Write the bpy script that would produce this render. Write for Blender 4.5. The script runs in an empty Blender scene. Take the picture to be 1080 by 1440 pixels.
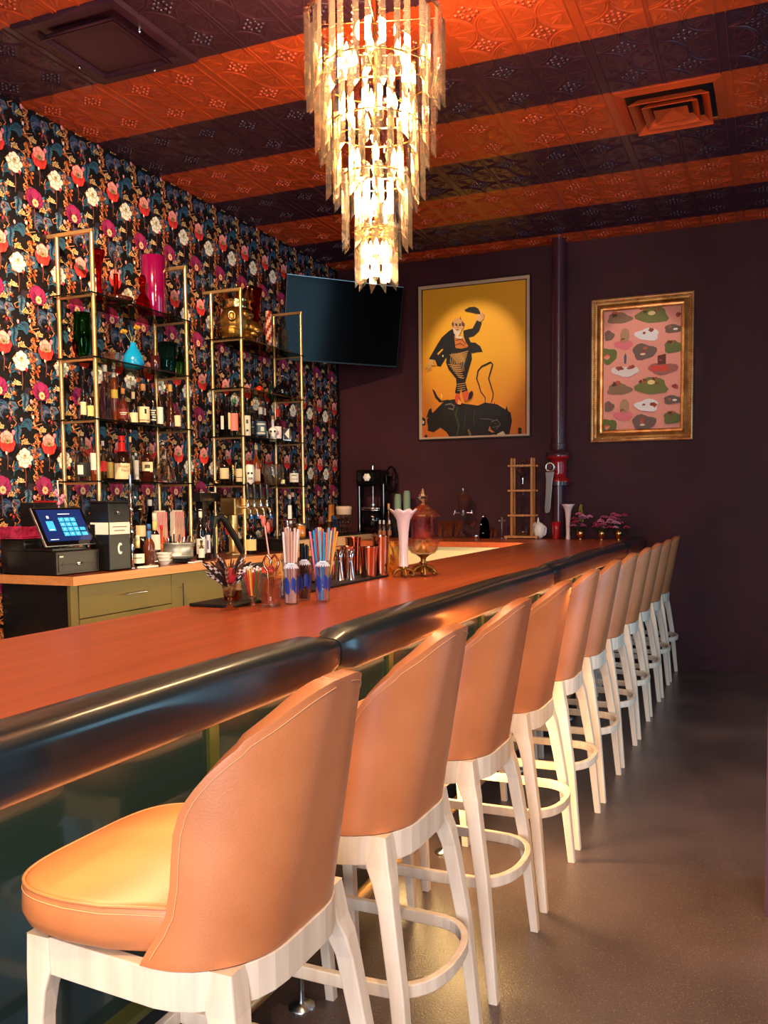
import bpy, math, random
from mathutils import Vector, Matrix
random.seed(7)
PI = math.pi
scene = bpy.context.scene
COL = scene.collection
TOP = {}

def lin(c):
    return tuple(((v/255.0)/12.92 if v/255.0 <= 0.04045 else ((v/255.0+0.055)/1.055)**2.4) for v in c[:3]) + (1.0,)

# ---------------------------------------------------------------- materials
def mat(name, col=(128, 128, 128), rough=0.5, metal=0.0, trans=0.0, ior=1.45, coat=0.0, coat_rough=0.1, emit=None, estr=0.0, spec=0.5, sheen=0.0):
    m = bpy.data.materials.new(name); m.use_nodes = True
    b = m.node_tree.nodes['Principled BSDF']
    b.inputs['Base Color'].default_value = lin(col)
    b.inputs['Roughness'].default_value = rough
    b.inputs['Metallic'].default_value = metal
    b.inputs['Transmission Weight'].default_value = trans
    b.inputs['IOR'].default_value = ior
    b.inputs['Coat Weight'].default_value = coat
    b.inputs['Coat Roughness'].default_value = coat_rough
    b.inputs['Specular IOR Level'].default_value = spec
    b.inputs['Sheen Weight'].default_value = sheen
    if emit:
        b.inputs['Emission Color'].default_value = lin(emit)
        b.inputs['Emission Strength'].default_value = estr
    return m

def nodes(m):
    return m.node_tree.nodes, m.node_tree.links, m.node_tree.nodes['Principled BSDF']

def add_noise_color(m, c1, c2, scale=(10, 10, 10), detail=4, lo=0.35, hi=0.65, bump=0.0, bscale=None, rough_var=None, dist=0.0):
    n, l, b = nodes(m)
    tc = n.new('ShaderNodeTexCoord'); mp = n.new('ShaderNodeMapping'); mp.inputs['Scale'].default_value = scale
    l.new(tc.outputs['Object'], mp.inputs['Vector'])
    nz = n.new('ShaderNodeTexNoise'); nz.inputs['Scale'].default_value = 1.0; nz.inputs['Detail'].default_value = detail
    nz.inputs['Distortion'].default_value = dist
    l.new(mp.outputs['Vector'], nz.inputs['Vector'])
    cr = n.new('ShaderNodeValToRGB'); cr.color_ramp.elements[0].position = lo; cr.color_ramp.elements[1].position = hi
    cr.color_ramp.elements[0].color = lin(c1); cr.color_ramp.elements[1].color = lin(c2)
    l.new(nz.outputs['Fac'], cr.inputs['Fac']); l.new(cr.outputs['Color'], b.inputs['Base Color'])
    if bump:
        nb = n.new('ShaderNodeTexNoise'); nb.inputs['Scale'].default_value = bscale or 200; nb.inputs['Detail'].default_value = 3
        l.new(tc.outputs['Object'], nb.inputs['Vector'])
        bp = n.new('ShaderNodeBump'); bp.inputs['Strength'].default_value = bump; bp.inputs['Distance'].default_value = 0.002
        l.new(nb.outputs['Fac'], bp.inputs['Height']); l.new(bp.outputs['Normal'], b.inputs['Normal'])
    return m

def attr_mat(name, rough=0.6, coat=0.0, spec=0.4, bump=0.0, bscale=60):
    m = mat(name, rough=rough, coat=coat, spec=spec)
    n, l, b = nodes(m)
    a = n.new('ShaderNodeAttribute'); a.attribute_name = 'Col'
    l.new(a.outputs['Color'], b.inputs['Base Color'])
    if bump:
        tc = n.new('ShaderNodeTexCoord')
        nb = n.new('ShaderNodeTexNoise'); nb.inputs['Scale'].default_value = bscale; nb.inputs['Detail'].default_value = 4
        l.new(tc.outputs['Object'], nb.inputs['Vector'])
        bp = n.new('ShaderNodeBump'); bp.inputs['Strength'].default_value = bump; bp.inputs['Distance'].default_value = 0.003
        l.new(nb.outputs['Fac'], bp.inputs['Height']); l.new(bp.outputs['Normal'], b.inputs['Normal'])
    return m

def glass_mat(name, col=(255, 255, 255), clear=0.45, rough=0.0, ior=1.45, wt=None):
    """real glass that also lets straight light through (thin-walled share)"""
    m = bpy.data.materials.new(name); m.use_nodes = True
    n, l = m.node_tree.nodes, m.node_tree.links
    n.clear()
    o = n.new('ShaderNodeOutputMaterial'); g = n.new('ShaderNodeBsdfGlass'); t = n.new('ShaderNodeBsdfTransparent'); mx = n.new('ShaderNodeMixShader')
    g.inputs['Color'].default_value = lin(col); g.inputs['Roughness'].default_value = rough; g.inputs['IOR'].default_value = ior
    t.inputs['Color'].default_value = lin(wt or col)
    mx.inputs['Fac'].default_value = clear
    l.new(g.outputs[0], mx.inputs[1]); l.new(t.outputs[0], mx.inputs[2]); l.new(mx.outputs[0], o.inputs['Surface'])
    return m

# ---------------------------------------------------------------- mesh builder
class MB:
    def __init__(s):
        s.v = []; s.f = []; s.sm = []; s.c = []; s.mi = []
    def add(s, vs, fs, smooth=False, col=None, mi=0, cols=None):
        o = len(s.v); s.v.extend([tuple(p) for p in vs])
        for k, f in enumerate(fs):
            s.f.append(tuple(i+o for i in f)); s.sm.append(smooth); s.mi.append(mi)
            if cols is not None: s.c.append([cols[i] for i in f])
            else: s.c.append(col)
        return s
    def box(s, x0, y0, z0, x1, y1, z1, col=None, mi=0):
        if x0 > x1: x0, x1 = x1, x0
        if y0 > y1: y0, y1 = y1, y0
        if z0 > z1: z0, z1 = z1, z0
        vs = [(x0,y0,z0),(x1,y0,z0),(x1,y1,z0),(x0,y1,z0),(x0,y0,z1),(x1,y0,z1),(x1,y1,z1),(x0,y1,z1)]
        return s.add(vs, [(0,3,2,1),(4,5,6,7),(0,1,5,4),(1,2,6,5),(2,3,7,6),(3,0,4,7)], col=col, mi=mi)
    def loft(s, rings, smooth=True, cap0=True, cap1=True, col=None, closed=True, mi=0):
        n = len(rings[0]); vs = [p for r in rings for p in r]; fs = []
        m = n if closed else n-1
        for i in range(len(rings)-1):
            for j in range(m):
                a = i*n+j; b = i*n+(j+1) % n
                fs.append((a, b, b+n, a+n))
        s.add(vs, fs, smooth, col, mi)
        if closed and cap0: s.add(rings[0], [tuple(range(n))[::-1]], False, col, mi)
        if closed and cap1: s.add(rings[-1], [tuple(range(n))], False, col, mi)
        return s
    def lathe(s, prof, n=20, c=(0, 0, 0), smooth=True, col=None, cap=True, a0=0.0, flute=0, fl=0.0, mi=0):
        rings = []
        for r, z in prof:
            r = max(r, 1e-5)
            ring = []
            for k in range(n):
                a = a0+2*PI*k/n
                rr = r*(1+fl*math.cos(flute*a)) if flute else r
                ring.append((c[0]+rr*math.cos(a), c[1]+rr*math.sin(a), c[2]+z))
            rings.append(ring)
        return s.loft(rings, smooth, cap, cap, col, mi=mi)
    def tube(s, pts, r, n=8, smooth=True, cap=True, col=None, closed=False, mi=0):
        P = [Vector(p) for p in pts]; m = len(P)
        rr = r if isinstance(r, (list, tuple)) else [r]*m
        up = None; rings = []
        for i in range(m):
            if closed: t = P[(i+1) % m]-P[(i-1) % m]
            else: t = P[min(i+1, m-1)]-P[max(i-1, 0)]
            if t.length < 1e-9: t = Vector((0, 0, 1))
            t.normalize()
            if up is None:
                up = Vector((0, 0, 1)) if abs(t.z) < 0.9 else Vector((1, 0, 0))
            up = (up-t*up.dot(t))
            if up.length < 1e-6: up = t.orthogonal()
            up.normalize(); sd = t.cross(up)
            rings.append([tuple(P[i]+(up*math.cos(2*PI*k/n)+sd*math.sin(2*PI*k/n))*rr[i]) for k in range(n)])
        if closed:
            rings.append(rings[0])
            return s.loft(rings, smooth, False, False, col, mi=mi)
        return s.loft(rings, smooth, cap, cap, col, mi=mi)
    def bar(s, pts, w, h, closed=False, col=None, wdir=None):
        """flat strip: section w (sideways) x h (up) swept along pts in plan"""
        P = [Vector(p) for p in pts]; m = len(P); rings = []
        for i in range(m):
            if closed: t = P[(i+1) % m]-P[(i-1) % m]
            else: t = P[min(i+1, m-1)]-P[max(i-1, 0)]
            t.z = 0; t.normalize(); sd = Vector((-t.y, t.x, 0)); up = Vector((0, 0, 1))
            rings.append([tuple(P[i]+sd*a*w/2+up*b*h/2) for a, b in ((-1, -1), (1, -1), (1, 1), (-1, 1))])
        if closed:
            rings.append(rings[0]); return s.loft(rings, False, False, False, col)
        return s.loft(rings, False, True, True, col)
    def ball(s, c, r, n=12, m=8, col=None, sc=(1, 1, 1), rot=None, mi=0):
        rings = []
        for i in range(m+1):
            t = PI*i/m; z = -math.cos(t); q = max(math.sin(t), 1e-4)
            ring = []
            for k in range(n):
                v = Vector((q*math.cos(2*PI*k/n)*r*sc[0], q*math.sin(2*PI*k/n)*r*sc[1], z*r*sc[2]))
                if rot is not None: v = rot @ v
                ring.append((c[0]+v.x, c[1]+v.y, c[2]+v.z))
            rings.append(ring)
        return s.loft(rings, True, False, False, col, mi=mi)
    def poly(s, pts, col=None, mi=0, cols=None):
        return s.add(pts, [tuple(range(len(pts)))], False, col, mi, cols=cols)
    def xf(s, M):
        s.v = [tuple(M @ Vector(p)) for p in s.v]; return s
    def build(s, name, m=None, parent=None, world=False, bevel=0.0, seg=2, remesh=0.0, solid=0.0, soff=-1.0, sub=0, label=None, smooth_it=0, bang=40):
        off = Vector(parent.matrix_basis.translation) if (world and parent is not None) else Vector((0, 0, 0))
        par = parent
        if world and parent is not None and parent.parent is not None:
            off = Vector(parent.parent.location)+Vector(parent.location)
        vs = [(p[0]-off.x, p[1]-off.y, p[2]-off.z) for p in s.v]
        me = bpy.data.meshes.new(name); me.from_pydata(vs, [], s.f)
        me.polygons.foreach_set('use_smooth', s.sm)
        me.polygons.foreach_set('material_index', s.mi)
        if any(c is not None for c in s.c):
            at = me.color_attributes.new('Col', 'FLOAT_COLOR', 'CORNER')
            buf = []
            for f, c in zip(s.f, s.c):
                if isinstance(c, list):
                    for q in c: buf.extend(q)
                else:
                    q = c if c is not None else (0.5, 0.5, 0.5, 1)
                    for _ in f: buf.extend(q)
            at.data.foreach_set('color', buf)
        for q in (m if isinstance(m, (list, tuple)) else [m]):
            if q: me.materials.append(q)
        me.validate()
        o = bpy.data.objects.new(name, me); COL.objects.link(o)
        if parent is not None: o.parent = parent
        if remesh:
            d = o.modifiers.new('r', 'REMESH'); d.mode = 'VOXEL'; d.voxel_size = remesh; d.use_smooth_shade = True
            if smooth_it:
                d = o.modifiers.new('s', 'SMOOTH'); d.iterations = smooth_it; d.factor = 0.5
        if solid:
            d = o.modifiers.new('so', 'SOLIDIFY'); d.thickness = solid; d.offset = soff; d.use_even_offset = False
        if bevel:
            d = o.modifiers.new('b', 'BEVEL'); d.width = bevel; d.segments = seg; d.limit_method = 'ANGLE'; d.angle_limit = math.radians(bang); d.harden_normals = False
        if sub:
            d = o.modifiers.new('ss', 'SUBSURF'); d.levels = sub; d.render_levels = sub
        if label: o['label'] = label
        return o

def thing(name, label, cat, loc=(0, 0, 0), rotz=0.0, group=None):
    o = bpy.data.objects.new(name, None); COL.objects.link(o); o.empty_display_size = 0.1
    o.location = loc; o.rotation_euler = (0, 0, rotz); o['label'] = label; o['category'] = cat
    if group: o['group'] = group
    return o
def tag(o, label, cat, loc=None, rotz=None, group=None):
    o['label'] = label; o['category'] = cat
    if group: o['group'] = group
    if loc is not None: o.location = loc
    if rotz is not None: o.rotation_euler = (0, 0, rotz)
    return o
def struct(o):
    o['kind'] = 'structure'; return o
def dup(root, loc, rotz, label, group=None):
    r = root.copy(); COL.objects.link(r); r.location = loc; r.rotation_euler = (0, 0, rotz); r['label'] = label
    if group: r['group'] = group
    for ch in list(root.children):
        c = ch.copy(); COL.objects.link(c); c.parent = r
        for g in list(ch.children):
            d = g.copy(); COL.objects.link(d); d.parent = c
    return r
def text(s, size, m, parent, M, name='lettering', align='CENTER'):
    cu = bpy.data.curves.new('tx', 'FONT'); cu.body = s; cu.size = size; cu.align_x = align; cu.align_y = 'CENTER'; cu.extrude = 0.0002; cu.resolution_u = 2
    t = bpy.data.objects.new('tx', cu); COL.objects.link(t)
    dg = bpy.context.evaluated_depsgraph_get()
    me = bpy.data.meshes.new_from_object(t.evaluated_get(dg)); me.name = name
    bpy.data.objects.remove(t, do_unlink=True)
    me.transform(M); me.materials.clear(); me.materials.append(m)
    o = bpy.data.objects.new(name, me); COL.objects.link(o); o.parent = parent
    return o
def frame_mat(origin, xdir, ydir):
    x = Vector(xdir).normalized(); y = Vector(ydir).normalized(); z = x.cross(y)
    return Matrix(((x.x, y.x, z.x, origin[0]), (x.y, y.y, z.y, origin[1]), (x.z, y.z, z.z, origin[2]), (0, 0, 0, 1)))

# ---------------------------------------------------------------- shared materials
M_leather = add_noise_color(mat('tan_leather', rough=0.42, spec=0.5, coat=0.5, coat_rough=0.36), (188, 110, 66), (206, 127, 80), (6, 6, 6), 5, 0.3, 0.7, bump=0.35, bscale=220)
M_stitch = mat('stitch_thread', (226, 168, 122), 0.7)
M_beech = add_noise_color(mat('pale_beech', rough=0.45), (212, 188, 168), (230, 212, 194), (30, 30, 3), 5, 0.3, 0.7)
M_bartop = add_noise_color(mat('mahogany_top', rough=0.34, coat=0.25, coat_rough=0.25), (156, 66, 32), (192, 90, 46), (22, 0.9, 22), 6, 0.25, 0.75, dist=0.6)
M_darktop = add_noise_color(mat('dark_mahogany', rough=0.3, coat=0.3, coat_rough=0.15), (96, 40, 22), (120, 52, 28), (18, 2, 40), 5, 0.3, 0.7)
M_counterwood = add_noise_color(mat('counter_wood', rough=0.4), (206, 128, 72), (226, 150, 92), (18, 2, 40), 5, 0.3, 0.7)
M_pad = add_noise_color(mat('teal_leather', rough=0.45, coat=0.7, coat_rough=0.16), (8, 24, 30), (12, 32, 40), (5, 5, 5), 4, 0.3, 0.7, bump=0.25, bscale=60)
M_panel = mat('teal_gloss_panel', (26, 42, 42), 0.16, coat=0.5, coat_rough=0.05)
M_olive = mat('olive_cabinet', (112, 96, 46), 0.45)
M_brass = mat('brushed_brass', (236, 194, 132), 0.3, 0.9)
M_gold = mat('polished_gold', (226, 180, 110), 0.16, 1.0)
M_darkgold = mat('aged_gilt', (150, 108, 50), 0.35, 0.9)
M_chrome = mat('chrome', (220, 220, 224), 0.1, 1.0)
M_steel = mat('steel', (180, 180, 184), 0.3, 1.0)
M_copper = mat('copper', (232, 156, 124), 0.12, 1.0)
M_black = mat('black_plastic', (16, 14, 15), 0.35)
M_blackgloss = mat('black_gloss', (8, 8, 10), 0.06, spec=0.6)
M_rubber = mat('black_rubber', (14, 12, 13), 0.6)
M_white = mat('white_gloss', (238, 232, 226), 0.3)
M_paper = mat('paper', (236, 226, 206), 0.7)
M_glass = glass_mat('clear_glass', (252, 252, 252), 0.6)
M_cutglass = glass_mat('cut_glass', (252, 250, 246), 0.5)
M_shelfglass = glass_mat('smoked_shelf_glass', (120, 128, 116), 0.88, wt=(206, 206, 196))
M_red = mat('red_enamel', (150, 22, 26), 0.25, coat=0.4)
M_purple = mat('aubergine_paint', (52, 26, 34), 0.42)
def art(name): return attr_mat(name, 0.55)
M_art = attr_mat('printed_colour', 0.6)
M_artgloss = attr_mat('glazed_print', 0.28, coat=0.3)
# ---------------------------------------------------------------- the room
XL, YB, ZC, XR, YF = -4.07, 7.95, 3.82, 1.93, -3.0
M_floor = mat('polished_concrete', rough=0.3, spec=0.5)
n, l, b = nodes(M_floor)
tc = n.new('ShaderNodeTexCoord')
n1 = n.new('ShaderNodeTexNoise'); n1.inputs['Scale'].default_value = 1.6; n1.inputs['Detail'].default_value = 8
r1 = n.new('ShaderNodeValToRGB'); r1.color_ramp.elements[0].position = 0.3; r1.color_ramp.elements[1].position = 0.7
r1.color_ramp.elements[0].color = lin((66, 54, 56)); r1.color_ramp.elements[1].color = lin((90, 76, 78))
v1 = n.new('ShaderNodeTexVoronoi'); v1.inputs['Scale'].default_value = 95
r2 = n.new('ShaderNodeValToRGB'); r2.color_ramp.elements[0].position = 0.10; r2.color_ramp.elements[1].position = 0.2
r2.color_ramp.elements[0].color = (1, 1, 1, 1); r2.color_ramp.elements[1].color = (0, 0, 0, 1)
n3 = n.new('ShaderNodeTexNoise'); n3.inputs['Scale'].default_value = 160; n3.inputs['Detail'].default_value = 4
r3 = n.new('ShaderNodeValToRGB'); r3.color_ramp.elements[0].position = 0.3; r3.color_ramp.elements[1].position = 0.7
r3.color_ramp.elements[0].color = (0.55, 0.53, 0.5, 1); r3.color_ramp.elements[1].color = (1.25, 1.22, 1.2, 1)
mx = n.new('ShaderNodeMix'); mx.data_type = 'RGBA'; mx.inputs['B'].default_value = lin((160, 146, 130))
ml = n.new('ShaderNodeMix'); ml.data_type = 'RGBA'; ml.blend_type = 'MULTIPLY'; ml.inputs['Factor'].default_value = 0.8
sp = n.new('ShaderNodeMath'); sp.operation = 'MULTIPLY'; sp.inputs[1].default_value = 0.55
for a in (n1, v1, n3): l.new(tc.outputs['Object'], a.inputs['Vector'])
l.new(n1.outputs['Fac'], r1.inputs['Fac']); l.new(v1.outputs['Distance'], r2.inputs['Fac']); l.new(n3.outputs['Fac'], r3.inputs['Fac'])
l.new(r1.outputs['Color'], ml.inputs['A']); l.new(r3.outputs['Color'], ml.inputs['B'])
l.new(ml.outputs['Result'], mx.inputs['A']); l.new(r2.outputs['Color'], sp.inputs[0]); l.new(sp.outputs[0], mx.inputs['Factor'])
l.new(mx.outputs['Result'], b.inputs['Base Color'])
bp = n.new('ShaderNodeBump'); bp.inputs['Strength'].default_value = 0.35; bp.inputs['Distance'].default_value = 0.003
l.new(n3.outputs['Fac'], bp.inputs['Height']); l.new(bp.outputs['Normal'], b.inputs['Normal'])
struct(MB().box(XL, YF, -0.1, XR, YB, 0).build('floor', M_floor))

M_wall = add_noise_color(mat('aubergine_wall', rough=0.6, spec=0.3), (54, 18, 27), (63, 22, 32), (3, 3, 3), 4, bump=0.3, bscale=120)
struct(MB().box(XL-0.12, YB, 0, XR+0.12, YB+0.12, ZC).build('wall_back', M_wall))
# right wall with two window openings, front wall with one wide opening
rw = MB()
ys = [(YF, 3.9), (5.1, 6.6), (7.2, YB)]
for a, c in ys: rw.box(XR, a, 0, XR+0.12, c, ZC)
for a, c in ((3.9, 5.1), (6.6, 7.2)):
    rw.box(XR, a, 0, XR+0.12, c, 0.1); rw.box(XR, a, 2.7, XR+0.12, c, ZC)
struct(rw.build('wall_right', M_wall))
fw = MB(); fw.box(XL-0.12, YF-0.12, 0, -0.5, YF, ZC); fw.box(1.85, YF-0.12, 0, XR+0.12, YF, ZC); fw.box(-0.5, YF-0.12, 2.9, 1.85, YF, ZC); fw.box(-0.5, YF-0.12, 0, 1.85, YF, 0.3)
struct(fw.build('wall_front', M_wall))
def wframe(name, o, u, w, h, nu):
    m = MB(); t = 0.05
    def bx(a0, z0, a1, z1):
        if u == 'y': m.box(o[0]-0.02, o[1]+a0, o[2]+z0, o[0]+0.06, o[1]+a1, o[2]+z1)
        else: m.box(o[0]+a0, o[1]-0.06, o[2]+z0, o[0]+a1, o[1]+0.02, o[2]+z1)
    bx(0, 0, w, t); bx(0, h-t, w, h)
    for k in range(nu+1):
        c = (w-t)*k/nu; bx(c, t, c+t, h-t)
    struct(m.build(name, M_black))
wframe('window_1', (XR, 3.9, 0.1), 'y', 1.2, 2.6, 1)
wframe('window_2', (XR, 6.6, 0.1), 'y', 0.6, 2.6, 1)
wframe('window_3', (-0.5, YF, 0.3), 'x', 2.35, 2.6, 2)
struct(MB().box(0.004, 3.28, 0, 0.36, 3.62, ZC).build('trim_1', mat('column_paint', (92, 50, 58), 0.45)))
struct(MB().box(XL, YB-0.012, 0, XR, YB, 0.10).build('baseboard_back', M_wall))

# ---------------------------------------------------------------- pressed tin ceiling in painted stripes
OR = lin((196, 74, 30)); PU = lin((66, 32, 44))
def stripe_col(y):
    k = math.floor((y-3.30)/0.6235)
    return PU if k % 2 == 0 else OR
cm = MB()
y = 3.30-0.6235*11
while y < YB:
    y1 = min(y+0.6235, YB); y0 = max(y, YF)
    if y1 > y0: cm.box(XL, y0, ZC, XR, y1, ZC+0.05, col=stripe_col(y+0.3))
    y += 0.6235
def ridge(p, h, w, col):
    """raised bead along polyline p=[(x,y)..] hanging below the ceiling, triangular section"""
    n_ = len(p); vs = []; fs = []
    for i in range(n_):
        a = p[max(i-1, 0)]; c = p[min(i+1, n_-1)]
        tx, ty = c[0]-a[0], c[1]-a[1]; L = math.hypot(tx, ty) or 1; nx, ny = -ty/L*w/2, tx/L*w/2
        vs += [(p[i][0]+nx, p[i][1]+ny, ZC+0.001), (p[i][0], p[i][1], ZC-h*0.95), (p[i][0]-nx, p[i][1]-ny, ZC+0.001)]
    for i in range(n_-1):
        a = i*3
        fs += [(a, a+3, a+4, a+1), (a+1, a+4, a+5, a+2)]
    cm.add(vs, fs, True, col)
S0, SP = -0.266, 0.645
def in_vent(x, y):
    return (-0.90 < x < -0.26 and 5.19 < y < 5.79) or (-3.5 < x < -2.85 and 3.32 < y < 3.92)
for k in range(-5, 7):
    xs = S0-SP*k
    if not (XL+0.03 < xs < XR): continue
    for yy in range(-1, 18):
        ya = 3.30+0.6235*(yy-9); yb = min(ya+0.6235, YB)
        if ya < 0.8 or ya >= YB: continue
        c = stripe_col(ya+0.3)
        for dx in (-0.026, 0.026): ridge([(xs+dx, ya), (xs+dx, yb)], 0.008, 0.014, c)
        xm = xs-SP/2
        if xm > XL+0.02 and not in_vent(xm, ya+.3):
            for dx in (-0.009, 0.009): ridge([(xm+dx, ya), (xm+dx, yb)], 0.008, 0.012, c)
def cell(cx, cy, c, hx, hy):
    if in_vent(cx, cy): return
    for sx in (-1, 1):
        for sy in (-1, 1):
            for rr, hh in ((0.98, 0.007), (0.88, 0.004)):
                p = []
                for i in range(9):
                    a = PI/2*i/8
                    p.append((cx+sx*(hx-hx*rr*math.cos(a)), cy+sy*(hy-hy*rr*math.sin(a))))
                ridge(p, hh, 0.010, c)
            # sprig in each quarter
            for da, ln in ((PI/4, 0.62), (PI/4-0.42, 0.42), (PI/4+0.42, 0.42)):
                x0, y0 = cx+sx*hx*(1-0.15), cy+sy*hy*(1-0.15)
                ridge([(x0, y0), (x0-sx*hx*ln*0.6*math.cos(da), y0-sy*hy*ln*0.6*math.sin(da)), (x0-sx*hx*ln*math.cos(da*1.05), y0-sy*hy*ln*math.sin(da*1.05))], 0.006, 0.020, c)
    for i in range(-2, 3):
        for j in range(-2, 3):
            if abs(i)+abs(j) > 2 or (i == 0 and j == 0): continue
            bx_, by_ = cx+i*0.027, cy+j*0.027
            cm.add([(bx_+0.013*math.cos(PI/3*q), by_+0.013*math.sin(PI/3*q), ZC+0.0005) for q in range(6)]+[(bx_+0.006*math.cos(PI/3*q), by_+0.006*math.sin(PI/3*q), ZC-0.009) for q in range(6)],
                   [(q, q+6, (q+1) % 6+6, (q+1) % 6) for q in range(6)]+[tuple(range(6, 12))], True, c)
for k in range(-8, 12):
    cxl = S0-0.026-0.148-(SP/2)*k
    off = 0 if k % 2 == 0 else 0.0
    cx = S0-SP*(k//2)-(0.1725 if k % 2 == 0 else 0.1725+0.3)
    if cx < XL+0.1 or cx > XR-0.1: continue
    for j in range(0, 23):
        cy = 3.30+0.6235*(-4)+0.31175*(j+0.5)
        if cy > YB-0.1: continue
        cell(cx, cy, stripe_col(cy), 0.142, 0.150)
    for j in range(0, 12):
        ya = 3.30+0.6235*(j-4)
        if ya+0.31 < YB and not in_vent(cx, ya+.3): ridge([(cx-0.14, ya+0.31175), (cx+0.14, ya+0.31175)], 0.003, 0.006, stripe_col(ya+0.3))
struct(cm.build('ceiling', attr_mat('striped_tin_paint', 0.36, coat=0.15, spec=0.5, bump=0.0)))

# ceiling diffusers
def pyramid_frames(m, cx, cy, hw, levels):
    for (s0, z0, s1, z1) in levels:
        for sx, sy, ex, ey in ((-1, -1, 1, -1), (1, -1, 1, 1), (1, 1, -1, 1), (-1, 1, -1, -1)):
            vs = [(cx+sx*hw*s0, cy+sy*hw*s0, z0), (cx+ex*hw*s0, cy+ey*hw*s0, z0), (cx+ex*hw*s1, cy+ey*hw*s1, z1), (cx+sx*hw*s1, cy+sy*hw*s1, z1)]
            vs2 = [(v[0], v[1], v[2]+0.004) for v in vs]
            m.add(vs+vs2, [(0, 1, 2, 3), (7, 6, 5, 4), (0, 4, 5, 1), (1, 5, 6, 2), (2, 6, 7, 3), (3, 7, 4, 0)])
M_orp = mat('orange_paint', (196, 74, 30), 0.4); M_pup = mat('purple_paint', (66, 32, 44), 0.4)
v = thing('ceiling_vent', 'orange square louvred air vent set in an orange stripe of the ceiling', 'vent', (-0.58, 5.49, ZC-0.001))
m = MB(); cx, cy = -0.58, 5.49
pyramid_frames(m, cx, cy, 0.30, [(1.0, ZC-0.003, 0.82, ZC-0.012), (0.82, ZC-0.012, 0.80, ZC-0.001)])
m.build('frame', M_orp, v, world=True)
m = MB().box(cx-.25, cy-.25, ZC-0.004, cx+.25, cy+.25, ZC-0.002); m.build('duct', M_rubber, v, world=True)
for a in ((0.74, 0.58), (0.52, 0.38)):
    m = MB(); pyramid_frames(m, cx, cy, 0.30, [(a[0], ZC-0.055, a[1], ZC-0.012)]); m.build('louvre', M_orp, v, world=True)
m = MB(); t0 = 0.32*0.3
m.add([(cx-t0, cy-t0, ZC-0.05), (cx+t0, cy-t0, ZC-0.05), (cx+t0, cy+t0, ZC-0.05), (cx-t0, cy+t0, ZC-0.05), (cx, cy, ZC-0.015)], [(0, 1, 4), (1, 2, 4), (2, 3, 4), (3, 0, 4)])
m.build('center_plate', M_orp, v, world=True)
cx, cy = -3.13, 3.61
v = thing('ceiling_panel', 'dark purple square access grille on a purple ceiling stripe above the wallpaper', 'vent', (cx, cy, ZC-0.001))
m = MB(); pyramid_frames(m, cx, cy, 0.32, [(1.0, ZC-0.002, 0.96, ZC-0.02), (0.96, ZC-0.02, 0.80, ZC-0.02), (0.8, ZC-0.02, 0.74, ZC-0.004)]); m.build('frame', M_pup, v, world=True)
m = MB(); pyramid_frames(m, cx, cy, 0.32, [(0.70, ZC-0.05, 0.62, ZC-0.015), (0.70, ZC-0.05, 0.66, ZC-0.05)]); m.box(cx-.19, cy-.19, ZC-0.03, cx+.19, cy+.19, ZC-0.02); m.build('panel', M_pup, v, world=True)
m = MB()
for sx, sy in ((-1, .3), (1, -.3), (.3, 1)): m.lathe([(0.008, 0), (0.008, -0.02), (0.004, -0.026)], 8, (cx+sx*.26, cy+sy*.26, ZC-0.018))
m.build('screw', M_chrome, v, world=True)

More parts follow.
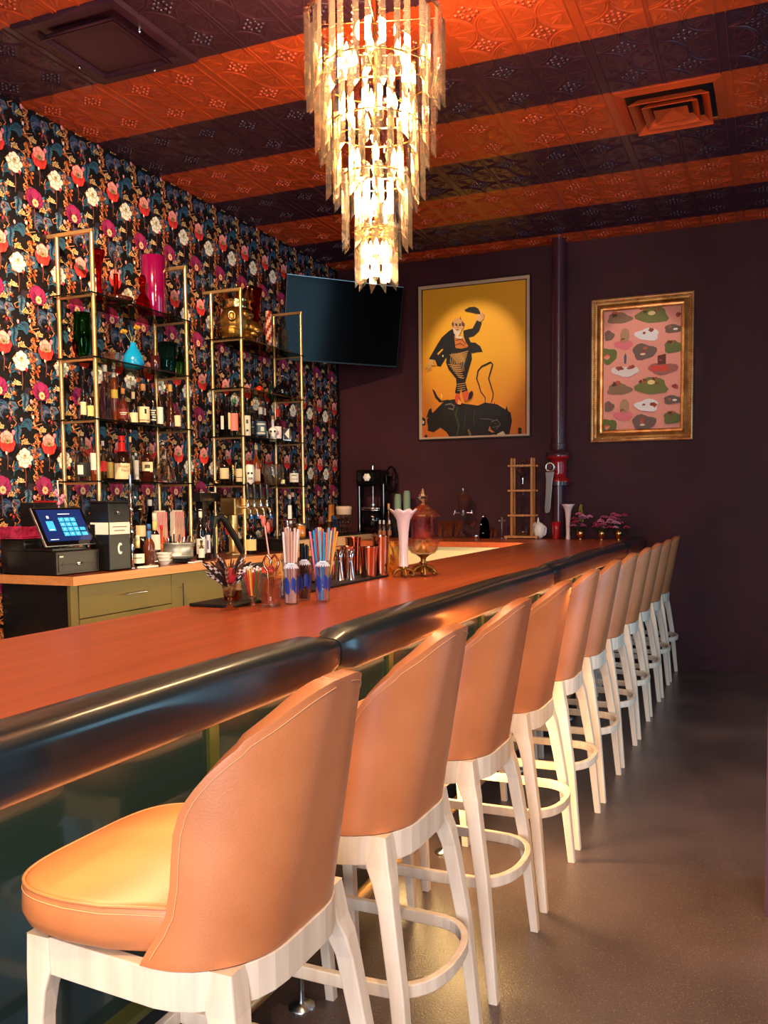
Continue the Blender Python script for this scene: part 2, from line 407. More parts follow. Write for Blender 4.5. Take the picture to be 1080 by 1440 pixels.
# ---------------------------------------------------------------- floral wallpaper (printed pattern on the left wall)
wp = MB()
BG = lin((14, 10, 14))
wp.box(XL-0.12, YF, 0, XL, YB, ZC, col=BG)
WX = XL
class Art:
    """flat coloured polygons layered in front of each other on a wall; map(u,v,depth)->xyz"""
    def __init__(s, mb, mp, step): s.mb = mb; s.mp = mp; s.k = 0; s.step = step
    def poly(s, pts, col, cols=None):
        s.k += 1; d = s.k*s.step
        s.mb.poly([s.mp(u, v, d) for u, v in pts], None if cols else lin(col), cols=[lin(c) for c in cols] if cols else None)
    def fan(s, c, pts, cc, ce):
        """polygon fan with centre colour cc and edge colour ce"""
        s.k += 1; d = s.k*s.step; n_ = len(pts)
        vs = [s.mp(c[0], c[1], d)]+[s.mp(u, v, d) for u, v in pts]
        cl = [lin(cc)]+[lin(ce)]*n_
        s.mb.add(vs, [(0, 1+i, 1+(i+1) % n_) for i in range(n_)], False, cols=cl)
    def ell(s, cu, cv, a, b_, col, rot=0.0, n_=10, cc=None):
        p = [(cu+a*math.cos(t)*math.cos(rot)-b_*math.sin(t)*math.sin(rot), cv+a*math.cos(t)*math.sin(rot)+b_*math.sin(t)*math.cos(rot)) for t in [2*PI*i/n_ for i in range(n_)]]
        if cc: s.fan((cu, cv), p, cc, col)
        else: s.poly(p, col)
    def petal(s, u, v, ang, L, W, c0, c1):
        ca, sa = math.cos(ang), math.sin(ang)
        sh = [(0.0, 0.12), (0.3, 0.42), (0.62, 0.5), (0.88, 0.38), (1.0, 0.1), (0.98, -0.14), (0.86, -0.4), (0.6, -0.5), (0.28, -0.4), (0.0, -0.12)]
        p = [(u+L*a*ca-W*b_*sa, v+L*a*sa+W*b_*ca) for a, b_ in sh]
        s.k += 1; d = s.k*s.step
        s.mb.poly([s.mp(*q, d) for q in p], cols=[lin(c0)]*1+[lin(c0)]+[lin(c1)]*6+[lin(c0)]*2)
    def line(s, pts, w, col):
        s.k += 1; d = s.k*s.step; vs = []; n_ = len(pts)
        for i in range(n_):
            a = pts[max(i-1, 0)]; c = pts[min(i+1, n_-1)]; tx, ty = c[0]-a[0], c[1]-a[1]; L = math.hypot(tx, ty) or 1
            ww = w*(0.35+0.65*math.sin(PI*(i+0.6)/(n_+0.2))); nx, ny = -ty/L*ww/2, tx/L*ww/2
            vs += [s.mp(pts[i][0]+nx, pts[i][1]+ny, d), s.mp(pts[i][0]-nx, pts[i][1]-ny, d)]
        s.mb.add(vs, [(2*i, 2*i+1, 2*i+3, 2*i+2) for i in range(n_-1)], False, lin(col))
rg = random.Random(11)
PU_, PV_ = 0.3125, 0.5655
def motif(A, R):
    # moody background foliage
    for q in range(16):
        A.ell(R.uniform(0, PU_), R.uniform(0, PV_), R.uniform(.02, .055), R.uniform(.010, .024), R.choice([(34, 36, 56), (26, 46, 60), (46, 26, 42), (40, 36, 50), (24, 34, 54), (60, 34, 44)]), R.uniform(0, 3), 8)
    # blue grey feathered leaves
    for u0, v0 in ((0.245, 0.23), (0.085, 0.46), (0.295, 0.52), (0.12, 0.15), (0.02, 0.27)):
        for k in range(8):
            for sg in (-1, 1):
                A.petal(u0+sg*0.003+.004*math.sin(k), v0-k*0.013, -PI/2+sg*(0.9-0.05*k), 0.032-0.0016*k, 0.013, (30, 70, 96), R.choice([(70, 136, 166), (104, 130, 150), (48, 104, 140), (84, 98, 116)]))
    for u0, v0, a0 in ((0.03, 0.37, 2.2), (0.18, 0.07, 0.5), (0.27, 0.36, 1.9), (0.11, 0.24, 0.9), (0.05, 0.0, 1.2), (0.22, 0.52, 2.4)):
        for k in range(6):
            a = a0+k*0.28
            A.line([(u0, v0), (u0+.034*math.cos(a), v0+.034*math.sin(a)), (u0+.065*math.cos(a+.5), v0+.065*math.sin(a+.5)), (u0+.075*math.cos(a+.9), v0+.075*math.sin(a+.9))], 0.010, R.choice([(60, 76, 110), (44, 92, 116), (96, 104, 128), (50, 60, 100)]))
    # orange seed-pod vines: one broad column and one light one
    for uc, wob, sp_, sz, n_ in ((0.160, 0.014, 0.021, 1.0, 4), (0.285, 0.020, 0.060, .8, 3), (0.02, 0.016, 0.060, .75, 3)):
        v = 0.02
        while v < PV_-0.01:
            uu = uc+wob*math.sin(v*34+uc*40)
            if 0.02 < uu < PU_+.02:
                for k in range(n_):
                    a = R.uniform(0, 2*PI); e = R.uniform(.0, .014)
                    A.petal(uu+e*math.cos(a), v, a, R.uniform(.018, .036)*sz, R.uniform(.008, .015)*sz, (110, 50, 22), R.choice([(196, 104, 50), (222, 140, 86), (176, 82, 38), (236, 168, 112)]))
                if R.random() < .6: A.line([(uu, v), (uu+R.uniform(-.03, .03), v+.02), (uu+R.uniform(-.04, .04), v+.04)], .004, (226, 150, 96))
            v += sp_
    # ochre and cream sprigs
    for u0, v0, c in ((0.065, 0.16, (206, 160, 96)), (0.26, 0.42, (200, 150, 88)), (0.02, 0.50, (226, 190, 134)), (0.20, 0.24, (216, 170, 110)), (0.10, 0.36, (196, 150, 90))):
        for k in range(7):
            a = PI*(0.05+0.15*k); L_ = R.uniform(.02, .036); e = (u0+L_*math.cos(a), v0+L_*math.sin(a))
            A.line([(u0, v0), ((u0+e[0])/2+.006, (v0+e[1])/2), e], 0.005, c)
            A.ell(e[0], e[1], .0042, .004, (232, 204, 156), n_=6)
            A.ell(u0+.024*math.cos(a+.3), v0+.024*math.sin(a+.3), .005, .004, c, n_=5)
    # pink buds and tiny white buds
    for u0, v0, c, r in ((0.118, 0.41, (232, 150, 160), .012), (0.29, 0.22, (226, 120, 140), .013), (0.128, 0.32, (240, 232, 216), .009), (0.215, 0.50, (236, 160, 170), .011), (0.04, 0.30, (236, 150, 160), .010), (0.235, 0.10, (240, 226, 210), .008), (0.09, 0.03, (200, 40, 60), .010), (0.27, 0.30, (190, 40, 70), .008)):
        A.line([(u0, v0-.03), (u0+.002, v0)], .0035, (90, 60, 50)); A.petal(u0, v0-r, PI/2, r*2.4, r*1.7, c, tuple(min(255, x+16) for x in c))
def wall_tile(u0, v0, seed):
    A = Art(wp, lambda u, v, d: (WX+d, u0+u, v0+v), 0.00004)
    R = random.Random(5)
    motif(A, R)
def flowers(u0, v0):
    A = Art(wp, lambda u, v, d: (WX+0.012+d, u0+u, v0+v), 0.00008)
    def pet(u, v, a, L, W, c0, c1, edge):
        A.petal(u-.0025*math.cos(a), v-.0025*math.sin(a), a, L+.005, W+.005, edge, edge); A.petal(u, v, a, L, W, c0, c1)
    for u, v in ((0.06, 0.06), (0.245, 0.155), (0.196, -0.11)):
        A.line([(u, v-.03), (u+.004, v-.09), (u-.002, v-.15)], .007, (120, 66, 54))
    # white rose: cupped petals, open at the top
    u, v = 0.0585, 0.070; Wc, Wd, We = (250, 244, 226), (222, 208, 178), (150, 134, 104)
    for a, L, W in ((2.85, .062, .036), (0.30, .062, .036), (-2.55, .052, .040), (-0.60, .052, .040), (-1.57, .044, .052)): pet(u, v-.004, a, L, W, Wd, Wc, We)
    for a, L, W in ((1.05, .060, .040), (2.10, .060, .040), (1.57, .066, .044)): pet(u, v, a, L, W, Wd, Wc, We)
    for a, L, W in ((-2.2, .036, .034), (-0.9, .036, .034), (0.6, .034, .030), (2.5, .034, .030)): pet(u, v+.012, a, L, W, (200, 182, 146), (252, 248, 234), We)
    A.ell(u, v+.022, .014, .010, (196, 172, 112), cc=(150, 128, 80)); A.ell(u, v+.023, .006, .004, (120, 110, 70), n_=6)
    # pink and red poppy
    u, v = 0.2445, 0.170; Re = (120, 14, 22)
    for a, L, W in ((3.3, .048, .044), (-0.15, .050, .044), (-2.65, .062, .054), (-0.50, .062, .054), (-2.05, .070, .058), (-1.1, .070, .058), (-1.57, .072, .056)): pet(u, v+.006, a, L, W, (176, 30, 34), (232, 62, 54), Re)
    for a, L, W in ((2.75, .046, .040), (0.45, .046, .040), (2.25, .058, .046), (0.9, .058, .046), (1.57, .062, .052)): pet(u-.002, v-.002, a, L, W, (222, 104, 96), (248, 176, 164), (196, 70, 66))
    for a in (2.3, 1.2): pet(u-.002, v-.004, a, .036, .036, (226, 120, 108), (246, 160, 146), (206, 84, 78))
    A.ell(u, v-.002, .022, .016, (150, 128, 84), n_=10, cc=(190, 170, 120)); A.ell(u, v, .010, .007, (92, 78, 48), n_=7)
    for k in range(9): A.ell(u+.018*math.cos(k*.7), v-.002+.013*math.sin(k*.7), .003, .003, (90, 70, 40), n_=5)
    # magenta bell poppy
    u, v = 0.1945, -0.098; Me = (60, 6, 30)
    for a, L, W in ((3.4, .050, .050), (-.25, .050, .050), (2.75, .066, .062), (0.40, .066, .062), (2.2, .074, .062), (0.95, .074, .062), (1.57, .076, .066)): pet(u, v-.006, a, L, W, (104, 16, 52), (156, 34, 92), Me)
    for a in (1.0, 1.3, 1.6, 1.9, 2.2): A.line([(u-.002, v), (u+.054*math.cos(a), v+.054*math.sin(a))], .0035, (186, 70, 116))
    pet(u, v-.010, -1.57, .030, .060, (120, 20, 60), (130, 22, 66), Me)
    for k in range(8):
        a = k*2*PI/8; A.petal(u+.004, v-.012, a, .024, .017, (214, 122, 80), (248, 198, 146))
    A.ell(u+.004, v-.012, .007, .006, (150, 90, 50), n_=7)
for j in range(-1, 6):
    for i in range(-2, 20):
        u0 = 3.810+PU_*(i-3); v0 = 3.386-PV_*j
        if u0+PU_ > YB or u0 < 2.6: continue
        if v0+PV_*0.6 > ZC or v0 < 0.4:
            if v0 < 0.4: continue
        if v0+PV_ <= ZC: wall_tile(u0, v0, i*7+j)
        if v0+0.24 < ZC: flowers(u0, v0)
# top row (cropped by the ceiling): repeat only the lower half of the motif
A0 = 3.386
for i in range(-2, 20):
    u0 = 3.810+PU_*(i-3)
    if u0+PU_ > YB or u0 < 2.6: continue
    A = Art(wp, lambda u, v, d: (WX+d, u0+u, A0+v), 0.00004); R = random.Random(5)
    class Clip(Art): pass
    for nm in ('poly',):
        pass
    mb_keep = wp; tmp = MB(); A.mb = tmp; motif(A, R)
    o_ = []
    for f, sm, c, mi in zip(tmp.f, tmp.sm, tmp.c, tmp.mi):
        if max(tmp.v[q][2] for q in f) < ZC-0.005:
            wp.add([tmp.v[q] for q in f], [tuple(range(len(f)))], sm, None if isinstance(c, list) else c, mi, cols=c if isinstance(c, list) else None)
struct(wp.build('wall_left', attr_mat('floral_wallpaper', 0.62)))
# ---------------------------------------------------------------- the bar
BZ = 1.145
bar = thing('bar_counter', 'long mahogany topped bar with black teal padded leather edge running to the back wall', 'bar counter', (-1.45, 3.5, 0))
MB().box(-1.86, -1.6, BZ-0.045, -1.10, YB-0.005, BZ).build('worktop', M_bartop, bar, world=True, bevel=0.003)
MB().box(-1.46, -1.6, 0.10, -1.42, YB-0.005, BZ-0.045).box(-1.86, -1.6, 0.0, -1.50, -1.56, BZ-0.045).build('front_panel', M_panel, bar, world=True)
M_sof = mat('olive_soffit', (122, 100, 44), 0.3)
MB().box(-1.42, -1.6, BZ-0.085, -1.10, YB-0.005, BZ-0.046).build('soffit', M_sof, bar, world=True)
M_trimg = mat('green_gold_trim', (100, 104, 58), 0.3, 0.6)
y = 1.97-2.42
while y < YB-0.3:
    MB().box(-1.42, y-0.022, 0.10, -1.408, y+0.022, BZ-0.085).build('seam_strip', M_trimg, bar, world=True)
    y += 1.21
MB().box(-1.42, -1.6, 0.265, -1.37, YB-0.005, 0.285).build('ledge_strip', M_trimg, bar, world=True)
MB().box(-1.47, -1.6, 0.0, -1.44, YB-0.005, 0.10).build('kick_board', M_black, bar, world=True)
for k in range(4):
    ya, yb = 2.0+2.4*(k-1)+0.004, min(2.0+2.4*k-0.004, YB-0.01)
    if k == 0: ya = -1.6
    rings = []; N = 40
    R_ = random.Random(k)
    for i in range(N+1):
        t = i/N; yy = ya+(yb-ya)*t
        e = min(yy-ya, yb-yy)
        s_ = 1-0.30*math.exp(-e/0.028)-0.03*math.exp(-e/0.2)
        w = 0.066*s_*(1+0.012*math.sin(yy*7+k)); h = 0.060*s_*(1+0.02*math.sin(yy*5.3+1.3*k))
        cx0, cz0 = -1.072, 1.104
        ring = []
        for q in range(24):
            a = 2*PI*q/24; ca, sa = math.cos(a), math.sin(a); ex = 0.62
            ring.append((cx0+w*math.copysign(abs(ca)**ex, ca), yy, cz0+h*math.copysign(abs(sa)**ex, sa)+0.004*math.sin(yy*1.9+k*2)))
        rings.append(ring)
    MB().loft(rings).build('edge_padding', M_pad, bar, world=True)
# brass foot rail
fr = thing('foot_rail', 'polished brass foot rail on slim floor posts along the foot of the bar', 'foot rail', (-1.285, 3.5, 0))
MB().tube([(-1.285, -1.0, 0.14), (-1.285, 7.93, 0.14)], 0.024, 14).build('rail', M_brass, fr, world=True)
for yy in (0.95, 2.17, 3.39, 4.61, 5.83, 7.05):
    m = MB().lathe([(0.04, 0), (0.04, 0.006), (0.012, 0.012), (0.008, 0.02), (0.008, 0.105), (0.014, 0.112)], 14, (-1.262, yy, 0)); m.build('post', M_steel, fr, world=True)

# back counter along the wallpaper wall
CZ = 1.10
bc = thing('back_counter', 'wood topped back counter with olive cabinet fronts below the left shelves', 'counter', (-3.8, 4.35, 0))
M_cw = M_counterwood
MB().box(XL+0.03, 3.645, CZ-0.05, -3.505, 5.13, CZ).build('worktop', M_darktop, bc, world=True)
MB().box(-3.505, 3.64, CZ-0.05, -3.50, 5.13, CZ-.0005).box(XL+0.03, 3.64, CZ-0.05, -3.505, 3.645, CZ-.0005).build('edge_band', M_cw, bc, world=True)
MB().box(XL+0.03, 3.655, 0.0, -3.55, 5.11, CZ-0.05).build('carcass', M_black, bc, world=True)
MB().box(-3.55, 3.645, 0.06, -3.528, 3.70, CZ-0.052).build('end_post', M_olive, bc, world=True)
MB().box(-3.55, 3.704, 0.86, -3.522, 4.50, CZ-0.055).build('drawer', M_olive, bc, world=True, bevel=0.002)
h = bc.children
def pull(parent, p0, p1, out=0.03, r=0.0055):
    m = MB(); a = Vector(p0); b_ = Vector(p1); d = (b_-a).normalized()
    m.tube([a, b_], r, 8)
    for q in (0.15, 0.85):
        c = a.lerp(b_, q); m.tube([c, c-Vector((out, 0, 0))], r*0.8, 6)
    return m.build('handle', M_chrome, parent)
dr = [o for o in bc.children if o.name.startswith('drawer')][0]
B0 = Vector(bc.location)
pull(dr, Vector((-3.49, 4.03, 0.965))-B0, Vector((-3.49, 4.24, 0.965))-B0)
MB().box(-3.55, 3.704, 0.1, -3.522, 4.50, 0.855).build('drawer', M_olive, bc, world=True, bevel=0.002)
dd = MB().box(-3.55, 4.506, 0.1, -3.522, 5.10, CZ-0.055).build('door', M_olive, bc, world=True, bevel=0.002)
pull(dd, Vector((-3.49, 4.58, 0.80))-B0, Vector((-3.49, 4.58, 0.98))-B0)
# second run of the back counter, with the pale slatted riser
b2 = thing('back_counter', 'far run of the back counter with pale slatted riser under glasses', 'counter', (-3.8, 6.4, 0))
MB().box(XL+0.03, 5.16, CZ-0.05, -3.525, 7.62, CZ).build('worktop', M_darktop, b2, world=True)
MB().box(-3.525, 5.16, CZ-0.05, -3.52, 7.0, CZ-.0005).build('edge_band', M_cw, b2, world=True)
MB().box(XL+0.03, 5.17, 0.0, -3.56, 7.62, CZ-0.05).build('carcass', M_black, b2, world=True)
m = MB().box(XL+0.02, 6.05, CZ+0.001, -3.56, 7.58, CZ+0.085); m.build('riser', M_black, b2, world=True)
m = MB()
yy = 6.05
while yy < 7.56:
    m.box(-3.56, yy, CZ+0.004, -3.545, yy+0.022, CZ+0.088); yy += 0.026
m.build('slatted_front', mat('pale_slats', (222, 176, 128), 0.5), b2, world=True)
m = MB()
for a in (6.35, 6.62): m.box(-3.545, a, CZ+0.015, -3.538, a+0.2, CZ+0.07)
m.build('slot', M_black, b2, world=True)
MB().box(XL+0.02, 6.05, CZ+0.088, -3.54, 7.60, CZ+0.098).build('riser_top', M_black, b2, world=True)
# counter along the back wall
b3 = thing('back_counter', 'orange wood counter with pale cream cabinet fronts along the back wall', 'counter', (-2.7, 7.5, 0))
MB().box(-3.50, 7.02, BZ-0.045, -1.865, YB-0.012, BZ).box(XL+0.03, 7.64, BZ-0.045, -3.50, YB-0.012, BZ).build('worktop', M_bartop, b3, world=True, bevel=0.003)
MB().box(-3.50, 7.08, 0.0, -1.87, YB-0.012, BZ-0.047).box(XL+0.03, 7.66, 0.0, -3.50, YB-0.012, BZ-0.047).build('carcass', mat('cream_front', (232, 214, 168), 0.5), b3, world=True)

# ---------------------------------------------------------------- bar stools
def outline(z):
    t = (z-0.72)/(1.185-0.72); t = max(0, min(1, t))
    return 0.212+0.088*t, 0.236-0.010*t, 0.165+0.030*t      # back X, half width, corner radius
XF = [(0.715, 0.022), (0.74, 0.036), (0.775, 0.060), (0.81, 0.077), (0.86, 0.086), (0.93, 0.091), (0.96, .096), (0.985, .105), (1.01, .119), (1.03, .134), (1.05, .151), (1.075, .176), (1.10, .205)]
def interp(T, z):
    if z <= T[0][0]: return T[0][1]
    for (a, p), (b_, q) in zip(T, T[1:]):
        if z <= b_: return p+(q-p)*(z-a)/(b_-a)
    return T[-1][1]
def shell_pt(z, d, off=0.0):
    Xb, w, r = outline(z); L1 = w-r; L2 = PI*r/2
    s_ = 1 if d >= 0 else -1; d = abs(d)
    if d < L1: return (Xb-off, s_*d)
    if d < L1+L2:
        a = (d-L1)/r; return (Xb-r+(r-off)*math.cos(a), s_*(w-r+(r-off)*math.sin(a)))
    return (Xb-r-(d-L1-L2), s_*(w-off))
def shell_D(z):
    Xb, w, r = outline(z); L1 = w-r; L2 = PI*r/2
    if z <= 1.1001:
        X = interp(XF, z)
        return L1+L2+(Xb-r-X) if X <= Xb-r else L1+r*math.acos(min(1, (X-(Xb-r))/r))
    return (L1+L2)*interp(QF, z)
QF = [(1.10, .675), (1.12, .585), (1.14, .485), (1.155, .41), (1.168, .335), (1.176, .27), (1.182, .20), (1.186, .12)]
ZROWS = [0.715, 0.73, 0.75, 0.775, 0.81, 0.86, 0.91, 0.95, 0.985, 1.01, 1.03, 1.05, 1.065, 1.08, 1.095, 1.11, 1.122, 1.134, 1.145, 1.154, 1.162, 1.169, 1.175, 1.180, 1.184, 1.186]
def make_stool(label):
    t = thing('bar_stool', label, 'bar stool', (-1.0, 1.37, 0), 0, 'tan leather bar stools along the bar')
    # cushion
    m = MB(); rings = []
    prof = [(0.722, 0.022), (0.733, 0.008), (0.755, 0.0), (0.785, 0.001), (0.803, 0.004), (0.811, 0.010), (0.813, 0.018), (0.820, 0.06), (0.826, 0.12), (0.829, 0.20)]
    def cush(a, ins):
        ca, sa = math.cos(a), math.sin(a); e = 0.5
        w = 0.252 if ca < 0 else 0.252-0.022*ca
        if ca > 0: e = 0.5+0.35*ca
        X = -0.055+((0.252 if ca < 0 else 0.222)-ins)*math.copysign(abs(ca)**e, ca); Y = (0.252-ins)*math.copysign(abs(sa)**e, sa)
        q_ = max(0, min(1, (X+.10)/.15)); Y *= 1-.13*q_*q_*(3-2*q_)
        return X, Y
    for z, ins in prof:
        rings.append([(*cush(2*PI*q/48, ins), z) for q in range(48)])
    m.loft(rings, True, True, True)
    seat = m.build('seat', M_leather, t)
    MB().tube([(*cush(2*PI*q/72, 0.004), 0.8075) for q in range(72)], 0.0035, 6, closed=True).build('piping', M_leather, seat)
    MB().tube([(*cush(2*PI*q/72, 0.0015), 0.795) for q in range(72)], 0.0010, 4, closed=True).build('stitching', M_stitch, seat)
    # backrest shell
    NC = 40; vs = []; fs = []
    for z in ZROWS:
        D = shell_D(z)
        for k in range(NC+1):
            d = D*(2*k/NC-1); x_, y_ = shell_pt(z, d); vs.append((x_, y_, z))
    for i in range(len(ZROWS)-1):
        for k in range(NC):
            a = i*(NC+1)+k; fs.append((a, a+1, a+NC+2, a+NC+1))
    m = MB().add(vs, fs, True)
    back = m.build('backrest', M_leather, t, solid=0.034, soff=-1 if False else -1, bevel=0.009, seg=3, bang=50)
    # stitched edge line on the outer face
    pts = []
    for side in (-1, 1):
        col_ = []
        for z in ZROWS[1:]:
            w_ = min(1, max(0, (z-.98)/.15)); D = max(0.0, shell_D(z)-0.015*(1-.4*w_)); x_, y_ = shell_pt(z-.013*w_, side*D, -0.0012); col_.append((x_, y_, z-.013*w_))
        pts.append(col_)
    m = MB()
    for c in pts: m.tube(c, 0.0009, 4)
    m.build('stitching', M_stitch, back)
    # apron frame
    def apr(off):
        P = []
        for k in range(33):
            w, r, Xb = 0.222, 0.155, 0.204
            d = ((w-r)+PI*r/2+0.245)*(2*k/32-1)
            L1 = w-r; L2 = PI*r/2; s_ = 1 if d >= 0 else -1; d_ = abs(d)
            if d_ < L1: p = (Xb, s_*d_)
            elif d_ < L1+L2:
                a = (d_-L1)/r; p = (Xb-r+r*math.cos(a), s_*(w-r+r*math.sin(a)))
            else: p = (Xb-r-(d_-L1-L2), s_*(w-0.02*(d_-L1-L2)/0.3))
            P.append((p[0], p[1], 0.678))
        return P
    P = apr(0); P.append((P[-1][0]-0.045, P[-1][1]-0.035, 0.678)); P.insert(0, (P[0][0]-0.045, P[0][1]+0.035, 0.678))
    MB().bar(P, 0.024, 0.070, closed=True).build('seat_frame', M_beech, t, bevel=0.002)
    # legs
    for s_ in (-1, 1):
        def leg(rows):
            m = MB(); rings = []
            for z, cx, cy, hx, hy in rows:
                rings.append([(cx-hx, s_*cy-hy, z), (cx+hx, s_*cy-hy, z), (cx+hx, s_*cy+hy, z), (cx-hx, s_*cy+hy, z)])
            m.loft(rings, False); return m.build('leg', M_beech, t, bevel=0.004)
        leg([(0, 0.262, 0.236, 0.014, 0.015), (0.35, 0.226, 0.224, 0.019, 0.018), (0.55, 0.194, 0.208, 0.021, 0.020), (0.60, 0.182, 0.198, 0.025, 0.023), (0.64, 0.166, 0.186, 0.030, 0.026), (0.713, 0.154, 0.178, 0.031, 0.026)])
        leg([(0, -0.202, 0.234, 0.014, 0.015), (0.35, -0.226, 0.222, 0.018, 0.018), (0.56, -0.228, 0.210, 0.018, 0.018), (0.61, -0.226, 0.206, 0.021, 0.020), (0.650, -0.222, 0.202, 0.028, 0.021), (0.713, -0.223, 0.199, 0.027, 0.021)])
    # bentwood foot ring inside the legs
    P = [(-0.235, -0.186), (-0.10, -0.187), (0.04, -0.188), (0.13, -0.186)]
    for k in range(1, 16):
        a = -PI/2+PI*k/16; P.append((0.145+0.142*math.cos(a)**0.8 if math.cos(a) > 0 else 0.145, 0.186*math.copysign(abs(math.sin(a))**0.85, math.sin(a))))
    P += [(0.13, 0.186), (0.04, 0.188), (-0.10, 0.187), (-0.235, 0.186)]
    MB().bar([(x_, y_, 0.335) for x_, y_ in P], 0.020, 0.034).build('foot_ring', M_beech, t, bevel=0.003)
    MB().bar([(-0.228, -0.21, 0.335), (-0.228, 0.21, 0.335)], 0.020, 0.034).build('stretcher', M_beech, t, bevel=0.003)
    m = MB()
    for s_ in (-1, 1): m.lathe([(0.003, -0.001), (0.003, 0.001)], 8, (0.2, s_*0.17, 0.335))
    for s_ in (-1, 1):
        for q in (0.262, -0.202): m.lathe([(0.011, -0.004), (0.011, 0.002)], 10, (q, s_*0.236, 0.002))
    return t
names = ['nearest', 'second nearest', 'third nearest', 'fourth', 'fifth', 'sixth', 'seventh', 'eighth', 'ninth', 'second to last', 'farthest']
lab = ['tan leather bar stool nearest the camera, the only one whose whole seat shows',
       'tan leather bar stool directly behind the nearest one, curved foot ring in full view',
       'third tan leather bar stool from the camera, its slim back legs standing in the clear',
       'fourth tan leather bar stool from the camera, beside the second padding seam of the bar',
       'fifth tan leather bar stool from the camera, back half hidden by the fourth',
       'sixth tan leather bar stool along the bar, the middle one of eleven',
       'seventh tan leather bar stool along the bar, counted from the camera',
       'eighth tan leather bar stool along the bar, fourth from the dark back wall',
       'third tan leather bar stool from the dark back wall',
       'second to last tan leather bar stool before the dark back wall',
       'last tan leather bar stool, standing right before the dark back wall']
proto = make_stool(lab[0]); ycs = [1.375, 2.01, 2.645, 3.265, 3.875, 4.495, 5.105, 5.72, 6.335, 6.95, 7.56]
for k, yc in enumerate(ycs):
    if k == 0: proto.location = (-1.0, yc, 0)
    else: dup(proto, (-1.0+random.uniform(-.004, .004), yc, 0), random.uniform(-.012, .012), lab[k])
# ---------------------------------------------------------------- chandelier
M_crystal = glass_mat('crystal', (255, 248, 238), 0.32, ior=1.5)
_n, _l = M_crystal.node_tree.nodes, M_crystal.node_tree.links
_o = [q for q in _n if q.type == 'OUTPUT_MATERIAL'][0]; _s = _o.inputs['Surface'].links[0].from_node
_t = _n.new('ShaderNodeBsdfTranslucent'); _t.inputs['Color'].default_value = (1, .95, .88, 1); _m = _n.new('ShaderNodeMixShader'); _m.inputs['Fac'].default_value = .03
_l.new(_s.outputs[0], _m.inputs[1]); _l.new(_t.outputs[0], _m.inputs[2]); _l.new(_m.outputs[0], _o.inputs['Surface'])
M_bulb = mat('bulb_glow', (255, 220, 170), 0.4, emit=(255, 196, 120), estr=70.0)
CH = (-1.51, 3.30)
def chandelier(loc, label, detail=True):
    t = thing('chandelier', label, 'chandelier', (loc[0], loc[1], loc[2]))
    z0 = loc[2]
    MB().lathe([(0.10, -0.02), (0.10, -0.004), (0.02, 0.0)], 24, smooth=False).lathe([(0.012, -0.40), (0.012, -0.02)], 10).build('canopy', M_gold, t)
    MB().tube([(0, 0, -0.35), (0, 0, -1.34)], 0.008, 8).build('stem', M_gold, t)
    tiers = [(0.272, -0.345, 0.36, 30, .0130), (0.232, -0.56, 0.35, 26, .0130), (0.188, -0.765, 0.31, 20, .0135), (0.138, -0.965, 0.295, 15, .0135), (0.072, -1.175, 0.25, 9, .016)]
    tiers = [(r, zt-.045, L, n_, hw) for r, zt, L, n_, hw in tiers]
    for r, zt, L, n_, hw in tiers:
        rg_ = MB().tube([(r*math.cos(2*PI*k/36), r*math.sin(2*PI*k/36), zt) for k in range(36)], 0.004, 6, closed=True)
        for k in range(4):
            a = 2*PI*k/4+.3; rg_.tube([(0, 0, zt), (r*math.cos(a), r*math.sin(a), zt)], 0.003, 5)
        rg_.build('tier_ring', M_gold, t)
        for k in range(n_):
            a = 2*PI*k/n_+zt
            up = 0.0 if (k % 2 == 0 or r < 0.1) else -0.03
            rr = r if (k % 2 == 0 or r < 0.1) else r-0.022
            c = (rr*math.cos(a), rr*math.sin(a))
            # triangular prism, apex outward, slanted tip
            P = []
            for j in range(3):
                b_ = a+2*PI*j/3; P.append((c[0]+hw*1.15*math.cos(b_), c[1]+hw*1.15*math.sin(b_)))
            zt_ = zt+up+0.02; zb = zt_-L
            m = MB(); vs = [(*p, zt_-0.006) for p in P]+[(*p, zb+(0.0 if j == 0 else 0.035)) for j, p in enumerate(P)]+[(c[0]*0.4+0.6*p[0], c[1]*0.4+0.6*p[1], zt_) for p in P]
            m.add(vs, [(0, 1, 4, 3), (1, 2, 5, 4), (2, 0, 3, 5), (3, 4, 5), (6, 8, 7), (0, 6, 7, 1), (1, 7, 8, 2), (2, 8, 6, 0)])
            m.build('crystal_prism', M_crystal, t)
    hk = MB()
    for r, zt, L, n_, hw in tiers[:1]:
        for k in range(n_):
            a = 2*PI*k/n_+zt; hk.tube([(r*math.cos(a), r*math.sin(a), zt+.02), (r*math.cos(a)*.99, r*math.sin(a)*.99, zt+.034), (r*math.cos(a)*.97, r*math.sin(a)*.97, zt+.03)], 0.0014, 4)
    o_ = hk.build('hooks', M_gold, t); o_['kind'] = 'stuff'
    # hanging bead chains inside the top tier
    for k in range(12):
        a = 2*PI*k/12; bd = MB()
        for q in range(9): bd.ball((0.20*math.cos(a), 0.20*math.sin(a), -0.405-q*0.026), 0.006, 6, 4)
        bd.build('bead_chain', M_crystal, t)
    for zt, r, n_ in ((-0.54, 0.13, 7), (-0.74, 0.11, 7), (-0.94, 0.085, 6), (-1.12, 0.055, 5), (-1.29, 0.028, 3)):
        for k in range(n_):
            a = 2*PI*k/n_+zt*9
            c = (r*math.cos(a), r*math.sin(a))
            b_ = MB().lathe([(0.002, -0.034), (0.008, -0.028), (0.0135, -0.008), (0.012, 0.006), (0.006, 0.022), (0.001, 0.036)], 10, (c[0], c[1], zt)).build('bulb', M_bulb, t)
            MB().lathe([(0.007, -0.055), (0.007, -0.028)], 8, (c[0], c[1], zt)).build('socket', M_white, b_)
    return t
